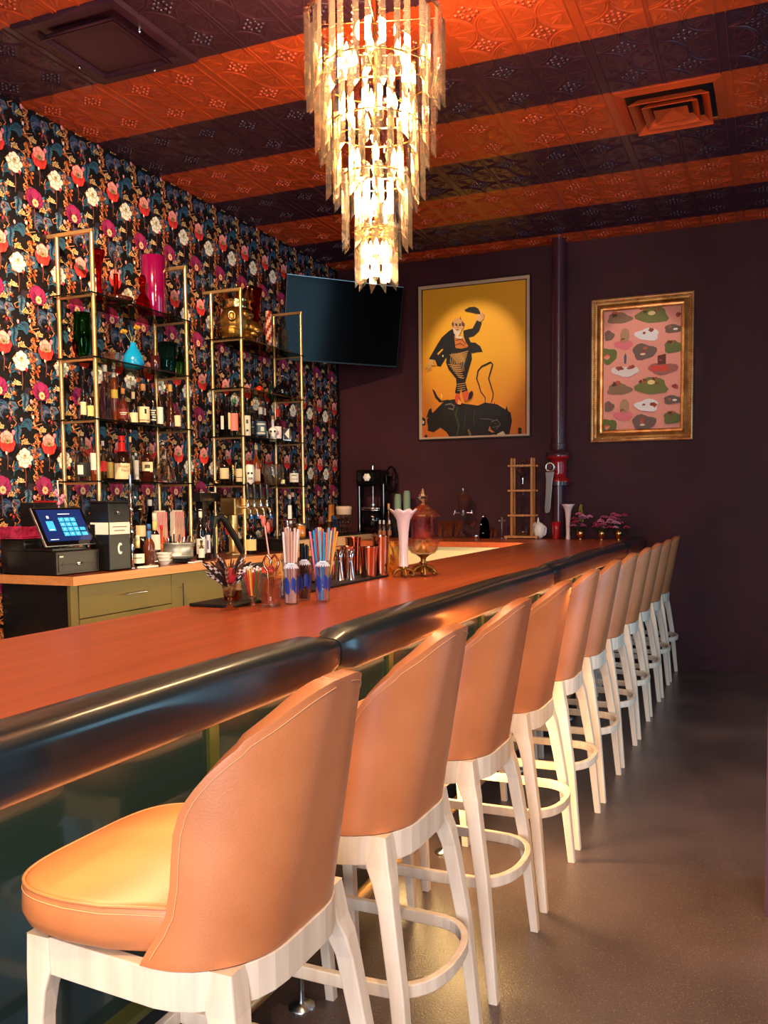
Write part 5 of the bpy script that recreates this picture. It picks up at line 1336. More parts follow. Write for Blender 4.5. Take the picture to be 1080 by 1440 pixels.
def fluted_vase(P, lab, foot=True):
    t = thing('fluted_vase', lab, 'vase', P[:3]); h, r = P[3], P[4]
    z0 = h*.16 if foot else 0
    n = 48; rings = []
    prof = [(.36, 0), (.34, .04), (.30, .10), (.32, .3), (.38, .6), (.50, .82), (.72, .93), (1, 1)]
    H2 = h-z0
    pts = prof+[(a-.05, b_) for a, b_ in reversed(prof[1:])]+[(.02, .05)]
    for k_, (a, b_) in enumerate(pts):
        ring = []
        for q in range(n):
            th = 2*PI*q/n; s_ = 1+(.10 if b_ > .9 else .03)*abs(math.cos(4*th))*(1 if b_ > .5 else .6); zz = z0+b_*H2+(.010*(abs(math.cos(4*th))-.5) if b_ > .9 else 0)
            ring.append((r*a*s_*math.cos(th), r*a*s_*math.sin(th), zz))
        rings.append(ring)
    MB().loft(rings).build('vase_body', mat('milk_glass', (240, 208, 200), .3, coat=.4), t)
    if foot:
        MB().lathe([(.30*r, z0*.55), (.22*r, z0*.75), (.40*r, z0), (.34*r, z0*1.04)], 16).build('brass_cup', M_darkgold, t)
        for k in range(4):
            a = k*PI/2+.6; d = (math.cos(a), math.sin(a))
            MB().tube([(q*r*d[0], q*r*d[1], z) for q, z in ((.10, z0*.7), (.35, z0*.75), (.62, z0*.62), (.80, z0*.30), (.72, z0*.10), (.58, z0*.12), (.56, z0*.28))], [.006, .007, .006, .006, .0055, .005, .004], 7).build('scroll_foot', M_darkgold, t)
    return t
fluted_vase((-1.668, YY-.03, Z3, .31, .056), 'white fluted milk glass vase behind the pink flowers', False)
M_pk = [mat('dusty_pink_petal', c, .7) for c in ((190, 96, 120), (214, 130, 150), (150, 40, 60), (170, 70, 100))]
M_leaf = mat('dark_leaf', (44, 58, 30), .6)
def posy(x, y, lab, seed, w, yellow=False):
    t = thing('flower_vase', lab, 'flowers', (x, y, Z3), 0, 'small gold vases of pink flowers'); R = random.Random(seed)
    MB().lathe([(.016, 0), (.014, .012), (.024, .02), (.032, .045), (.034, .082), (.031, .083), (.028, .03), (.001, .024)], 20).build('gold_vase', M_gold, t)
    m = MB(); heads = []
    for k in range(16):
        a = R.uniform(0, 2*PI); q = R.uniform(.2, 1)*w; h = R.uniform(.10, .23); e = (q*math.cos(a), q*math.sin(a)*.7, h)
        m.tube([(0, 0, .06), (e[0]*.5, e[1]*.5, h*.75), e], .0015, 4); heads.append(e)
        for s_ in range(3):
            c = (e[0]*.7+R.uniform(-.02, .02), e[1]*.7+R.uniform(-.02, .02), h*.6+R.uniform(-.02, .02)); aa = R.uniform(0, 6.28)
            m.add([c, (c[0]+.02*math.cos(aa)-.005, c[1]+.012, c[2]+.01), (c[0]+.04*math.cos(aa), c[1]+.02*math.sin(aa), c[2]+.015), (c[0]+.02*math.cos(aa)+.005, c[1]-.012, c[2]+.002)], [(0, 1, 2, 3)])
    m.build('foliage', M_leaf, t)
    for k, e in enumerate(heads[:14]):
        b_ = MB()
        for q in range(14):
            a = q*2.4; rr = .026*(q/14)**.5; b_.ball((e[0]+rr*math.cos(a), e[1]+rr*math.sin(a), e[2]+.014-.016*(q/14)), .010, 6, 4, sc=(1, 1, .7))
        b_.build('blossom', M_pk[(k*3+seed) % 4], t)
    if yellow:
        m = MB()
        for k in range(26):
            z = .16+.15*k/26; m.ball((R.uniform(-.03, .03)*(1-k/30)+.0, .02, z), .009, 6, 4)
        m.build('goldenrod', mat('yellow_spray', (150, 130, 40), .7), t)
posy(-1.56, YY-.02, 'leftmost gold vase of pink flowers with a yellow green spray', 1, .12, True)
posy(-1.37, YY-.04, 'middle gold vase of pink and crimson flowers', 2, .08)
posy(-1.225, YY-.02, 'rightmost gold vase of pink flowers near the bar corner', 3, .10)
# ---------------------------------------------------------------- things on the bar top
ZB = BZ+.001; G6 = 'things on the bar top'
t = thing('bar_mat', 'long black rubber bar mat under the shakers and cups', 'bar mat', (-1.70, 3.05, ZB)); 
MB().box(-.13, -.62, 0, .05, .66, .010).build('mat', M_rubber, t, bevel=.003)
m = MB()
for k in range(24): m.lathe([(.006, .0105), (.004, .014)], 6, (-.10, -.58+.052*k, 0))
t['label'] = 'long black rubber bar mat under the copper shakers'
ZM = ZB+.0102
M_press = glass_mat('pressed_glass', (255, 250, 244), .62)
def bar_goblet(P, lab):
    t = thing('glass_goblet', lab, 'glass', P[:3]); r = P[4]; h = P[3]
    MB().lathe([(.030, 0), (.029, .003), (.012, .010), (.007, .018), (.010, .024), (.006, .030), (.007, .040), (.014, .046), (.022, .065), (r, h), (r-.0025, h), (.019, .067), (.010, .050), (.001, .048)], 12, smooth=False).build('body', M_press, t)
    return t
g = bar_goblet((-1.64, 2.395, ZB, .13, .033), 'pressed glass goblet stuffed with guinea fowl feathers and dried red flowers')
M_feather = attr_mat('spotted_feather', .8)
R = random.Random(21)
for k in range(64):
    a = R.uniform(0, 2*PI); L_ = R.uniform(.055, .10); lean = R.uniform(.05, 1.1)
    d = Vector((math.cos(a)*lean, math.sin(a)*lean, 1)).normalized(); sd = d.cross(Vector((math.cos(a+1.2), math.sin(a+1.2), .2))).normalized()
    base = Vector((.014*math.cos(a), .014*math.sin(a), .075+.03*R.random())); m = MB(); prev = None
    for i in range(9):
        s_ = i/8; c = base+d*(L_*s_)+Vector((math.cos(a), math.sin(a), -.3))*(.02*s_*s_); w = .0075*math.sin(PI*min(1, s_*.9+.06))**.7
        row = (c-sd*w, c, c+sd*w)
        if prev:
            for q in range(2):
                cc = lin((214, 200, 190)) if (k % 3 == 0 and (i+q) % 2 == 0) else lin(((70, 30, 26), (46, 24, 22), (96, 60, 48))[k % 3] if k % 4 else (24, 20, 24))
                m.add([prev[q], prev[q+1], row[q+1], row[q]], [(0, 1, 2, 3)], False, cc)
        prev = row
    m.build('feather', M_feather, g)
MB().ball((.012, -.012, .115), .022, 12, 8, sc=(1, .8, 1.2)).ball((-.012, .0, .12), .016, 10, 8).build('red_petals', mat('dry_red', (170, 30, 36), .7), g)
g = bar_goblet((-1.545, 2.387, ZB, .122, .0345), 'pressed glass goblet full of coloured cocktail picks')
R = random.Random(5); pc = [(200, 30, 40), (30, 110, 60), (230, 130, 30), (190, 30, 90), (220, 60, 50), (236, 200, 90)]
for k in range(14):
    a = 2*PI*k/14; q = .026 if k % 2 else .017
    m = MB().tube([(q*.35*math.cos(a), q*.35*math.sin(a), .052), (q*math.cos(a), q*math.sin(a), .126+.006*(k % 3))], .0030, 6); pk = m.build('pick', mat('pick_colour', pc[k % 6], .4), g)
    MB().ball((q*math.cos(a), q*math.sin(a), .131+.006*(k % 3)), .0042, 8, 6).build('pick_tip', M_white, pk)
# dried citrus wheel and flamingo stirrer sit in a cut tumbler behind
def tumbler(P, lab, m_=M_cutglass, n=16, name='tumbler'):
    t = thing(name, lab, 'glass', P[:3]); h, r = P[3], P[4]
    MB().lathe([(r*.88, 0), (r*.9, .004), (r, h), (r-.003, h), (r*.88, .012), (.001, .011)], n, smooth=n > 14, flute=8, fl=.012).build('body', m_, t); return t
t = tumbler((-1.74, 2.56, ZB, .075, .036), 'low cut crystal tumbler behind the feather goblet', n=12)
MB().lathe([(.028, .013), (.029, .045), (.001, .045)], 14).build('sticks', M_ambergl, t)
t = tumbler((-1.66, 2.62, ZB, .085, .036), 'cut crystal tumbler holding dried citrus wheels and a flamingo stirrer', n=12)
M_cit = attr_mat('dried_citrus', .6)
def wheel(c, r_, nrm, col1, col2):
    nrm = Vector(nrm).normalized(); u_ = nrm.orthogonal().normalized(); v_ = nrm.cross(u_); m = MB(); n_ = 24
    for i in range(n_):
        a0, a1 = 2*PI*i/n_, 2*PI*(i+1)/n_
        for rr0, rr1, cc in ((0, r_*.78, col1 if i % 3 else col2), (r_*.78, r_, col2)):
            P4 = [Vector(c)+u_*(q*math.cos(a))+v_*(q*math.sin(a)) for q, a in ((rr0, a0), (rr1, a0), (rr1, a1), (rr0, a1))]
            P5 = [p+nrm*.003 for p in P4]; m.add(P4+P5, [(3, 2, 1, 0), (4, 5, 6, 7), (1, 2, 6, 5)], False, lin(cc))
    return m
wheel((.055, -.01, .125), .036, (.3, -1, .35), (206, 130, 50), (226, 170, 90)).build('citrus_wheel', M_cit, t)
wheel((.08, -.03, .10), .030, (.2, -1, -.1), (196, 110, 40), (220, 160, 80)).build('citrus_wheel', M_cit, t)
wheel((.05, -.045, .118), .037, (0, -.25, 1), (200, 50, 60), (216, 90, 90)).build('rose_wheel', M_cit, t)
M_fl = mat('flamingo_pink', (226, 116, 100), .4)
fl = MB().tube([(.05, -.02, .14), (.0, .03, .27)], .0028, 6).build('stirrer_stick', mat('pale_pink', (230, 180, 170), .4), t)
MB().ball((-.012, .04, .285), .013, 10, 8, sc=(.7, .7, 1.6)).ball((.0, .05, .262), .010, 10, 8, sc=(.8, .8, 2)).ball((-.02, .036, .30), .008, 8, 6).build('flamingo', M_fl, fl)
# mixing glass with copper tools
t = tumbler((-1.56, 2.522, ZB, .095, .037), 'heavy clear mixing glass holding copper bar tools', M_glass, 24, 'mixing_glass')
for dx, dy, rot in ((-.012, .0, .3), (.010, .010, .9)):
    m = MB().tube([(dx*.6, dy, .015), (dx, dy, .12)], .0035, 7)
    for q in (-1, 1): m.tube([(dx+q*.014*math.sin(a)*math.cos(rot), dy+q*.014*math.sin(a)*math.sin(rot), .12+.055*a/PI) for a in [PI*i/10 for i in range(11)]], .004, 7)
    m.build('copper_tool', M_copper, t)
# clear cups of straws with blue wave print and white octopus print
M_cupp = glass_mat('clear_plastic', (250, 250, 255), .7); M_bluep = mat('blue_print', (34, 60, 150), .4); M_whp = mat('white_print', (232, 236, 240), .4)
def straw_cup(P, lab, cols, top, spread, rs, seed, nst):
    t = thing('straw_cup', lab, 'cup of straws', P[:3], 0, 'printed plastic cups of straws'); h, r = P[3], P[4]; R = random.Random(seed)
    MB().lathe([(r*.74, 0), (r*.76, .002), (r, h), (r-.0012, h), (r*.75, .004), (.001, .004)], 24).build('cup', M_cupp, t)
    fa = math.atan2(-P[1], -P[0]); m = MB(); N = 40
    for i in range(N):
        a0, a1 = 2*PI*i/N, 2*PI*(i+1)/N
        def pt(a, z): rr = r*(.75+.25*z/h)+.0006; return (rr*math.cos(a), rr*math.sin(a), z)
        lo = h*(.30+.06*math.sin(5*a0)); hi = h*(.60+.06*math.sin(7*a0+1))
        lo1 = h*(.30+.06*math.sin(5*a1)); hi1 = h*(.60+.06*math.sin(7*a1+1))
        if i % 5 != 2: m.poly([pt(a0, lo), pt(a1, lo1), pt(a1, hi1), pt(a0, hi)])
    m.build('wave_print', M_bluep, t)
    m = MB()
    for dz, w in ((.0, .95), (.006, .75), (.011, .45)):
        m.poly([pt2 for pt2 in [((r*(.75+.25*z/h)+.0012)*math.cos(fa+q), (r*(.75+.25*z/h)+.0012)*math.sin(fa+q), z) for q, z in ((-w, h*.88+dz), (-w*.5, h*.88+dz), (0, h*.88+dz), (w*.5, h*.88+dz), (w, h*.88+dz), (w*.8, h*.88+dz+.0055), (0, h*.88+dz+.006), (-w*.8, h*.88+dz+.0055))]])
    for q in (-.93, -.65, -.37, -.09, .19, .47, .72): m.poly([((r*.97+.0014)*math.cos(fa+q+e), (r*.97+.0014)*math.sin(fa+q+e), z) for e, z in ((0, h*.88), (.22, h*.88), (.15, h*.85), (.07, h*.85))])
    m.build('octopus_print', M_whp, t, solid=.0004)
    for k in range(nst):
        a = R.uniform(0, 2*PI); q0 = r*.55*R.random()**.5; q1 = spread*R.uniform(.5, 1)
        MB().tube([(q0*math.cos(a), q0*math.sin(a), .006), (q1*math.cos(a)+.004, q1*math.sin(a), top*R.uniform(.93, 1.0))], rs, 7).build('straw', cols[k % len(cols)], t)
    return t
cs = [mat('straw_colour', c, .35) for c in ((214, 60, 40), (240, 150, 50), (40, 150, 206), (120, 80, 170), (200, 40, 50), (236, 190, 90), (60, 170, 130), (226, 216, 190), (226, 110, 60), (110, 170, 210), (230, 120, 140))]
cw = [mat('wrapped_straw', c, .4) for c in ((226, 196, 180), (206, 160, 140), (236, 220, 210))]
straw_cup((-1.526, 2.60, ZB, .146, .0308), 'printed clear cup of white paper wrapped straws, left of three', cw, .265, .036, .0045, 2, 16)
straw_cup((-1.548, 2.73, ZB, .149, .028), 'printed clear cup of black straws, half hidden between the others', [M_black], .205, .018, .0038, 3, 14)
straw_cup((-1.463, 2.712, ZB, .147, .0316), 'printed clear cup bursting with bright coloured straws', cs, .262, .050, .0042, 8, 26)
# rock glass with pourer between
t = thing('pour_spout_bottle', 'clear bottle with chrome pour spout behind the wrapped straws', 'bottle', (-1.62, 2.74, ZB), 0)
MB().lathe([(.030, 0), (.032, .004), (.032, .12), (.026, .16), (.013, .19), (.012, .235)], 18).build('glass_body', M_glass, t)
MB().lathe([(.013, .236), (.016, .24), (.016, .262), (.009, .27), (.009, .285)], 14).tube([(-.035, 0, .288), (.035, 0, .288)], .004, 6).build('pour_spout', M_chrome, t)
# copper shakers and steel jiggers
def shaker(x, y, h, r, lab, m_, z=ZM):
    t = thing('shaker_tin', lab, 'shaker tin', (x, y, z), 0, 'copper and steel shaker tins')
    MB().lathe([(r*.72, 0), (r*.76, .004), (r*.78, .012), (r, h-.003), (r*1.03, h), (r*1.0, h+.001), (r*.96, h-.004), (r*.74, .016), (.001, .014)], 30).build('tin', m_, t)
    MB().tube([(r*1.01*math.cos(a), r*1.01*math.sin(a), h) for a in [2*PI*k/30 for k in range(30)]], .0015, 6, closed=True).build('rolled_rim', m_, t); return t
shaker(-1.76, 3.50, .14, .034, 'copper shaker tin nearest the steel jiggers', M_copper)
shaker(-1.79, 3.62, .176, .038, 'tall copper shaker tin at the back of the mat', M_copper)
shaker(-1.685, 3.56, .137, .043, 'wide copper and steel shaker tin in the middle of the mat', mat('rose_steel', (216, 150, 124), .1, 1))
shaker(-1.672, 3.665, .182, .040, 'tallest polished shaker tin at the far end of the mat', mat('warm_steel', (216, 186, 170), .08, 1))
for x, y, lab in ((-1.735, 3.375, 'steel hourglass jigger, left of the pair'), (-1.695, 3.40, 'steel hourglass jigger, right of the pair')):
    t = thing('jigger', lab, 'jigger', (x, y, ZM), 0, 'steel jiggers')
    MB().lathe([(.020, 0), (.0195, .001), (.008, .078), (.0065, .083), (.008, .088), (.0185, .134), (.0175, .134), (.006, .092), (.001, .091)], 24).build('cups', M_chrome, t)
    MB().lathe([(.0085, .0805), (.0095, .083), (.0085, .0855)], 16).build('collar', M_steel, t)
t = thing('bar_strainer', 'steel cocktail strainer set over a small copper cup', 'strainer', (-1.80, 3.40, ZM))
MB().lathe([(.024, 0), (.026, .06), (.032, .11), (.030, .11), (.024, .06), (.001, .01)], 20).build('copper_cup', M_copper, t)
MB().lathe([(.040, .114), (.042, .118), (.030, .120), (.001, .119)], 26).tube([(.0, -.04, .118), (.0, -.09, .13)], .005, 6).build('strainer', M_steel, t)
MB().tube([(.036*math.cos(a), .036*math.sin(a), .1125) for a in [2*PI*k/24 for k in range(24)]], .0025, 5, closed=True).build('spring', M_steel, t)
for x, y, lab in ((-1.80, 3.27, 'small brown bitters bottle left of the jiggers'), (-1.77, 3.22, 'small rust coloured dropper bottle at the near end of the mat')):
    bottle((x, y, ZM, .11, .017), 'slim', (96, 36, 20), DK, (190, 120, 90), lab, 'bitters bottles on the mat', lz=(.1, .5))
# amber glass of dried citrus
t = thing('citrus_jar', 'squat amber glass jar of dried orange wheels beside the milk glass vase', 'jar', (-1.70, 3.86, ZB))
MB().lathe([(.034, 0), (.036, .004), (.036, .13), (.030, .145), (.032, .155), (.029, .155), (.033, .13), (.033, .008), (.001, .007)], 22).build('glass', glass_mat('pale_amber', (255, 240, 214), .65), t)
for k in range(5): wheel((.004*(k % 2), .002, .018+.026*k), .025, (1, -.8+.35*k, .3), (200, 110, 40), (224, 160, 80)).build('citrus_wheel', M_cit, t)
t = thing('crystal_decanter', 'short faceted pinkish crystal decanter behind the shakers', 'decanter', (-1.83, 3.95, ZB), .3)
MB().lathe([(.044, 0), (.048, .006), (.048, .10), (.040, .115), (.014, .125), (.013, .15), (.018, .155)], 8, smooth=False).build('body', glass_mat('rosy_crystal', (250, 226, 218), .5), t)
MB().lathe([(.010, .156), (.016, .165), (.017, .185), (.002, .195)], 8, smooth=False).build('stopper', M_cutglass, t)
fluted_vase((-1.566, 3.69, ZB, .312, .062), 'tall white fluted milk glass vase on scrolled brass feet on the bar')
# lidded candy jar
t = thing('candy_jar', 'lidded cut glass candy jar with gilt pedestal foot and wrapped sweets', 'candy jar', (-1.512, 3.80, ZB))
MB().lathe([(.040, .018), (.030, .030), (.014, .045), (.012, .055), (.022, .062), (.012, .070), (.014, .085), (.034, .100)], 20).build('pedestal', M_darkgold, t)
for k in range(6):
    a = 2*PI*k/6; d = (math.cos(a), math.sin(a))
    MB().tube([(q*d[0], q*d[1], z) for q, z in ((.020, .045), (.040, .040), (.060, .022), (.070, .008), (.060, .006), (.050, .016))], [.007, .008, .007, .006, .005, .004], 7).ball((.05*d[0], .05*d[1], .030), .009, 8, 6).build('scroll_foot', M_darkgold, t)
bw = MB(); rings = []
for z, r_ in ((.100, .036), (.108, .058), (.125, .070), (.150, .074), (.165, .078), (.172, .092)):
    rings.append([(r_*(1+(.07 if z > .16 else .02)*math.cos(8*2*PI*k/64))*math.cos(2*PI*k/64), r_*(1+(.07 if z > .16 else .02)*math.cos(8*2*PI*k/64))*math.sin(2*PI*k/64), z) for k in range(64)])
for z, r_ in ((.170, .086), (.150, .068), (.125, .064), (.110, .050), (.106, .001)):
    rings.append([(r_*math.cos(2*PI*k/64), r_*math.sin(2*PI*k/64), z) for k in range(64)])
bw.loft(rings).build('glass_bowl', glass_mat('frosted_cut_glass', (255, 248, 244), .6, rough=.1), t)
R = random.Random(4)
M_sw = [mat('wrapped_sweet', c, .35) for c in ((236, 180, 70), (240, 200, 120), (226, 150, 60))]
for k in range(12):
    a = k*2.4; q = .046*(k/12)**.5; c = (q*math.cos(a), q*math.sin(a), .122+.012*(k % 3))
    MB().ball(c, .011, 8, 6).lathe([(.002, -.006), (.009, 0)], 7, (c[0]+.013, c[1], c[2]+.004)).build('sweet', M_sw[k % 3], t)
MB().lathe([(.060, .174), (.057, .18), (.057, .268), (.060, .276), (.056, .276), (.054, .182), (.001, .178)], 12, smooth=False).build('ruby_body', glass_mat('ruby_cut_glass', (250, 214, 214), .62), t)
MB().lathe([(.080, .278), (.078, .286), (.060, .304), (.036, .322), (.014, .334), (.010, .342)], 14, smooth=False).build('lid', glass_mat('rose_glass', (254, 240, 234), .6), t)
MB().lathe([(.009, .343), (.022, .362), (.024, .376), (.016, .388), (.010, .398), (.003, .412)], 8, smooth=False).build('finial', M_cutglass, t)
# ---------------------------------------------------------------- television on the corner
t = thing('television', 'wall mounted flat black television angled across the corner above the shelves', 'television', (-3.62, 7.25, 3.14), 0)
ux = Vector((-3.235+3.99, 7.68-6.81, 0)).normalized(); uz = Vector((0, 0, 1)); nn_ = Vector((ux.y, -ux.x, 0))
tilt = math.radians(12); up_ = (uz*math.cos(tilt)+nn_*math.sin(tilt)*1).normalized(); nf = ux.cross(up_).normalized()
def tvbox(m, u0, v0, u1, v1, d0, d1):
    c = []
    for d in (d0, d1):
        for u, v in ((u0, v0), (u1, v0), (u1, v1), (u0, v1)): c.append(tuple(ux*u+up_*v+nf*d))
    m.add(c, [(3, 2, 1, 0), (4, 5, 6, 7), (0, 1, 5, 4), (1, 2, 6, 5), (2, 3, 7, 6), (3, 0, 4, 7)])
W2, H2 = .575, .375
t.location = Vector(((-3.99-3.235)/2, (6.81+7.68)/2, 3.515))-up_*H2
m = MB(); tvbox(m, -W2, -H2, W2, H2, -.035, 0); m.build('casing', M_black, t, bevel=.004)
m = MB(); tvbox(m, -W2+.008, -H2+.016, W2-.008, H2-.008, .0005, .002); m.build('screen', mat('tv_screen', (7, 8, 10), .12, spec=.12), t)
m = MB(); tvbox(m, -W2, H2-.006, W2, H2-.001, .0025, .005); m.build('top_bezel', M_steel, t)
m = MB(); tvbox(m, -.12, -.12, .12, .12, -.07, -.036); m.build('mount_plate', M_black, t)
m = MB(); a_ = -nf*.07; m.tube([tuple(a_), tuple(a_+Vector((-.10, .16, 0))), tuple(Vector((-.46, .26, 0)))], .025, 8); m.build('wall_arm', M_black, t)

# ---------------------------------------------------------------- yellow poster
def wall_art(t, x0, x1, z0, z1, yoff):
    """u to the right 0..1, v upward 0..1, facing the camera side (-y)"""
    L0 = Vector(t.location)
    return lambda u, v, d: (x0+(x1-x0)*u-L0.x, yoff-d-L0.y, z0+(z1-z0)*v-L0.z)
def to_uv(px, py):
    xl = 90+14*(py/1300); u = (px-xl)/(982-xl); yt = 40-40*u; yb = 1300-32*u
    return u, 1-(py-yt)/(yb-yt)
X0, X1, Z0_, Z1_ = -3.187, -2.081, 2.097, 3.565
t = thing('poster', 'tall yellow poster of a bearded man with raised hat dancing on a black bull', 'poster', (-2.634, YB-.001, 2.097))
m = MB(); fwid = .030
for a0, a1, b0, b1 in ((X0, X1, Z0_, Z0_+fwid*.6), (X0, X1, Z1_-fwid, Z1_), (X0, X0+fwid, Z0_+fwid*.6, Z1_-fwid), (X1-fwid, X1, Z0_+fwid*.6, Z1_-fwid)):
    m.box(a0, YB-.026, b0, a1, YB-.002, b1)
m.build('frame', mat('pale_frame', (196, 160, 130), .4), t, world=True, bevel=.002)
m = MB()
for a0, a1, b0, b1 in ((X0-.012, X1+.012, Z0_-.012, Z0_), (X0-.012, X1+.012, Z1_, Z1_+.008), (X0-.012, X0, Z0_, Z1_), (X1, X1+.012, Z0_, Z1_)):
    m.box(a0, YB-.030, b0, a1, YB-.002, b1)
m.build('outer_edge', M_black, t, world=True)
m = MB(); mp = wall_art(t, X0+fwid, X1-fwid, Z0_+fwid*.6, Z1_-fwid, YB-.012)
A = Art(m, mp, .00025)
A.k = 0
NXg, NYg = 10, 16
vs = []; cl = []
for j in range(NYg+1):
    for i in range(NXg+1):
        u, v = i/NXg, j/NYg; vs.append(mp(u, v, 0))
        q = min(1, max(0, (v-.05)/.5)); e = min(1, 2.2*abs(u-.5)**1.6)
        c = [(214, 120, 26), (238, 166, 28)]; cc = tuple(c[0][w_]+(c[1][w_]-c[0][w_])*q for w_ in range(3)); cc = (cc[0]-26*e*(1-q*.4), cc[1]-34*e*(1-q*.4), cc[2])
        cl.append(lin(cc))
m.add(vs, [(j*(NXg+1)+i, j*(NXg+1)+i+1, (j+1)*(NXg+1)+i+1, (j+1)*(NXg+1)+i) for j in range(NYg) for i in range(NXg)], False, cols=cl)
BKc = (22, 14, 14)
def P_(pts, col, **k): A.poly([to_uv(*p) for p in pts], col, **k)
def L_(pts, w, col): A.line([to_uv(*p) for p in pts], w, col)
P_([(84, 30), (100, 30), (100, 1310), (90, 1310)], BKc); P_([(90, 36), (980, -2), (980, 6), (90, 46)], BKc); P_([(972, 0), (984, 0), (984, 1270), (972, 1270)], BKc)
# bull
P_([(150, 1240), (200, 1255), (260, 1215), (310, 1250), (350, 1306), (840, 1282), (862, 1160), (850, 1090), (800, 1060), (740, 1022), (640, 1005), (580, 1030), (520, 1020), (450, 1010), (400, 972), (330, 980), (280, 1000), (240, 1040), (200, 1080), (160, 1110), (140, 1150), (150, 1200)], BKc)
P_([(135, 1130), (160, 1060), (180, 1045), (186, 1080), (200, 1100)], BKc); P_([(100, 1120), (128, 1140), (130, 1190), (100, 1200)], BKc); P_([(104, 1150), (120, 1160), (116, 1182), (102, 1180)], (200, 180, 150))
P_([(810, 1070), (818, 1032), (832, 1080), (862, 1150), (820, 1110)], BKc); P_([(715, 1020), (718, 998), (726, 1024)], BKc)
P_([(188, 880), (210, 900), (236, 950), (270, 985), (330, 975), (330, 995), (250, 998), (215, 960), (196, 910)], BKc)
L_([(300, 1020), (350, 1012), (380, 1030), (370, 1060), (330, 1050)], .012, (110, 96, 80)); L_([(410, 1040), (390, 1100), (420, 1200), (400, 1298)], .022, (44, 54, 24)); L_([(500, 1230), (515, 1270), (520, 1300)], .020, (120, 90, 40))
L_([(600, 1140), (680, 1145), (720, 1160)], .006, (90, 80, 74)); L_([(480, 1060), (470, 1150), (460, 1240)], .010, (40, 46, 26)); L_([(560, 1060), (545, 1120), (550, 1190)], .008, (50, 50, 40))
P_([(680, 1200), (690, 1230), (720, 1255), (700, 1258), (668, 1240)], (190, 110, 50)); P_([(740, 1270), (790, 1245), (812, 1280), (745, 1287)], (206, 180, 150)); P_([(690, 1278), (725, 1272), (722, 1290), (690, 1292)], (200, 120, 110))
L_([(690, 1170), (740, 1150), (770, 1190), (730, 1230)], .006, (110, 96, 84)); L_([(720, 1180), (760, 1200), (700, 1215)], .005, (110, 96, 84))
# tail
L_([(640, 1010), (642, 965), (605, 915), (590, 860), (570, 805), (582, 740), (612, 705), (688, 672), (704, 690), (690, 740), (670, 805), (690, 870), (708, 930), (706, 965), (690, 1010)], .013, BKc)
# coat
P_([(365, 380), (330, 400), (270, 450), (230, 510), (190, 575), (155, 635), (215, 640), (232, 690), (262, 695), (290, 650), (310, 620), (318, 690), (350, 600), (395, 540), (390, 460), (375, 400)], BKc)
P_([(455, 400), (500, 390), (535, 385), (570, 320), (612, 342), (590, 410), (545, 450), (502, 460), (520, 500), (560, 505), (600, 535), (620, 582), (570, 585), (530, 592), (500, 560), (460, 450)], BKc)
P_([(232, 585), (275, 545), (285, 552), (240, 598)], (236, 160, 40)); P_([(276, 598), (286, 598), (286, 614), (277, 614)], (226, 200, 150))
# waistcoat, trousers
P_([(378, 440), (440, 446), (480, 500), (500, 530), (470, 545), (420, 548), (390, 540), (384, 490)], (206, 110, 40)); L_([(392, 480), (440, 470), (480, 515)], .008, (120, 50, 24)); L_([(388, 520), (430, 505), (470, 530)], .008, (120, 50, 24))
P_([(390, 545), (440, 552), (500, 540), (524, 580), (530, 640), (500, 740), (474, 830), (495, 905), (450, 925), (440, 880), (425, 930), (386, 920), (400, 850), (395, 800), (330, 720), (308, 660), (320, 620), (360, 590)], BKc)
TR = (196, 140, 70)
for k in range(9): L_([(340+8*k, 600+9*k), (420+6*k, 590+8*k), (500-4*k, 572+14*k)], .006, TR)
for k in range(8): L_([(360+18*k, 585), (345+16*k, 650), (380+12*k, 740)], .0055, TR)
for k in range(7): L_([(330+14*k, 680+18*k), (380+12*k, 690+18*k), (430+6*k, 688+18*k)], .006, TR)
for k in range(4): L_([(405+2*k, 850+18*k), (440, 846+18*k), (478, 840+18*k)], .005, TR)
# collar, head, beard
P_([(395, 430), (420, 445), (458, 452), (440, 470), (390, 458)], (226, 200, 160))
A.ell(*to_uv(412, 352), .062, .046, (206, 146, 90), n_=14)
P_([(368, 375), (378, 420), (400, 440), (425, 440), (440, 400), (430, 385), (408, 402), (385, 385)], (222, 190, 150)); P_([(358, 340), (372, 320), (380, 350), (372, 370)], (96, 60, 40)); P_([(445, 320), (470, 345), (466, 372), (445, 360)], (96, 60, 40)); P_([(428, 305), (434, 278), (442, 310)], (120, 76, 44))
A.ell(*to_uv(400, 352), .010, .006, BKc); A.ell(*to_uv(430, 356), .010, .006, BKc); L_([(388, 342), (404, 338)], .005, BKc); L_([(422, 342), (440, 346)], .005, BKc); P_([(410, 356), (420, 376), (406, 376)], (170, 90, 50)); L_([(398, 392), (424, 394)], .006, (120, 40, 30))
# hands, hat
P_([(572, 300), (585, 255), (610, 250), (636, 276), (630, 310), (600, 335), (575, 320)], (216, 160, 100)); L_([(600, 262), (620, 290), (606, 325)], .004, (120, 70, 40)); L_([(618, 262), (632, 290)], .004, (120, 70, 40))
P_([(470, 230), (510, 210), (556, 208), (586, 225), (604, 262), (598, 274), (560, 262), (520, 250), (480, 242)], BKc)
for e in ((132, 712), (150, 726), (166, 726), (182, 722), (222, 680)): L_([(180, 636), ((180+e[0])/2, 680), e], .013, (200, 140, 70))
P_([(162, 630), (212, 640), (200, 680), (160, 670)], (206, 150, 80))
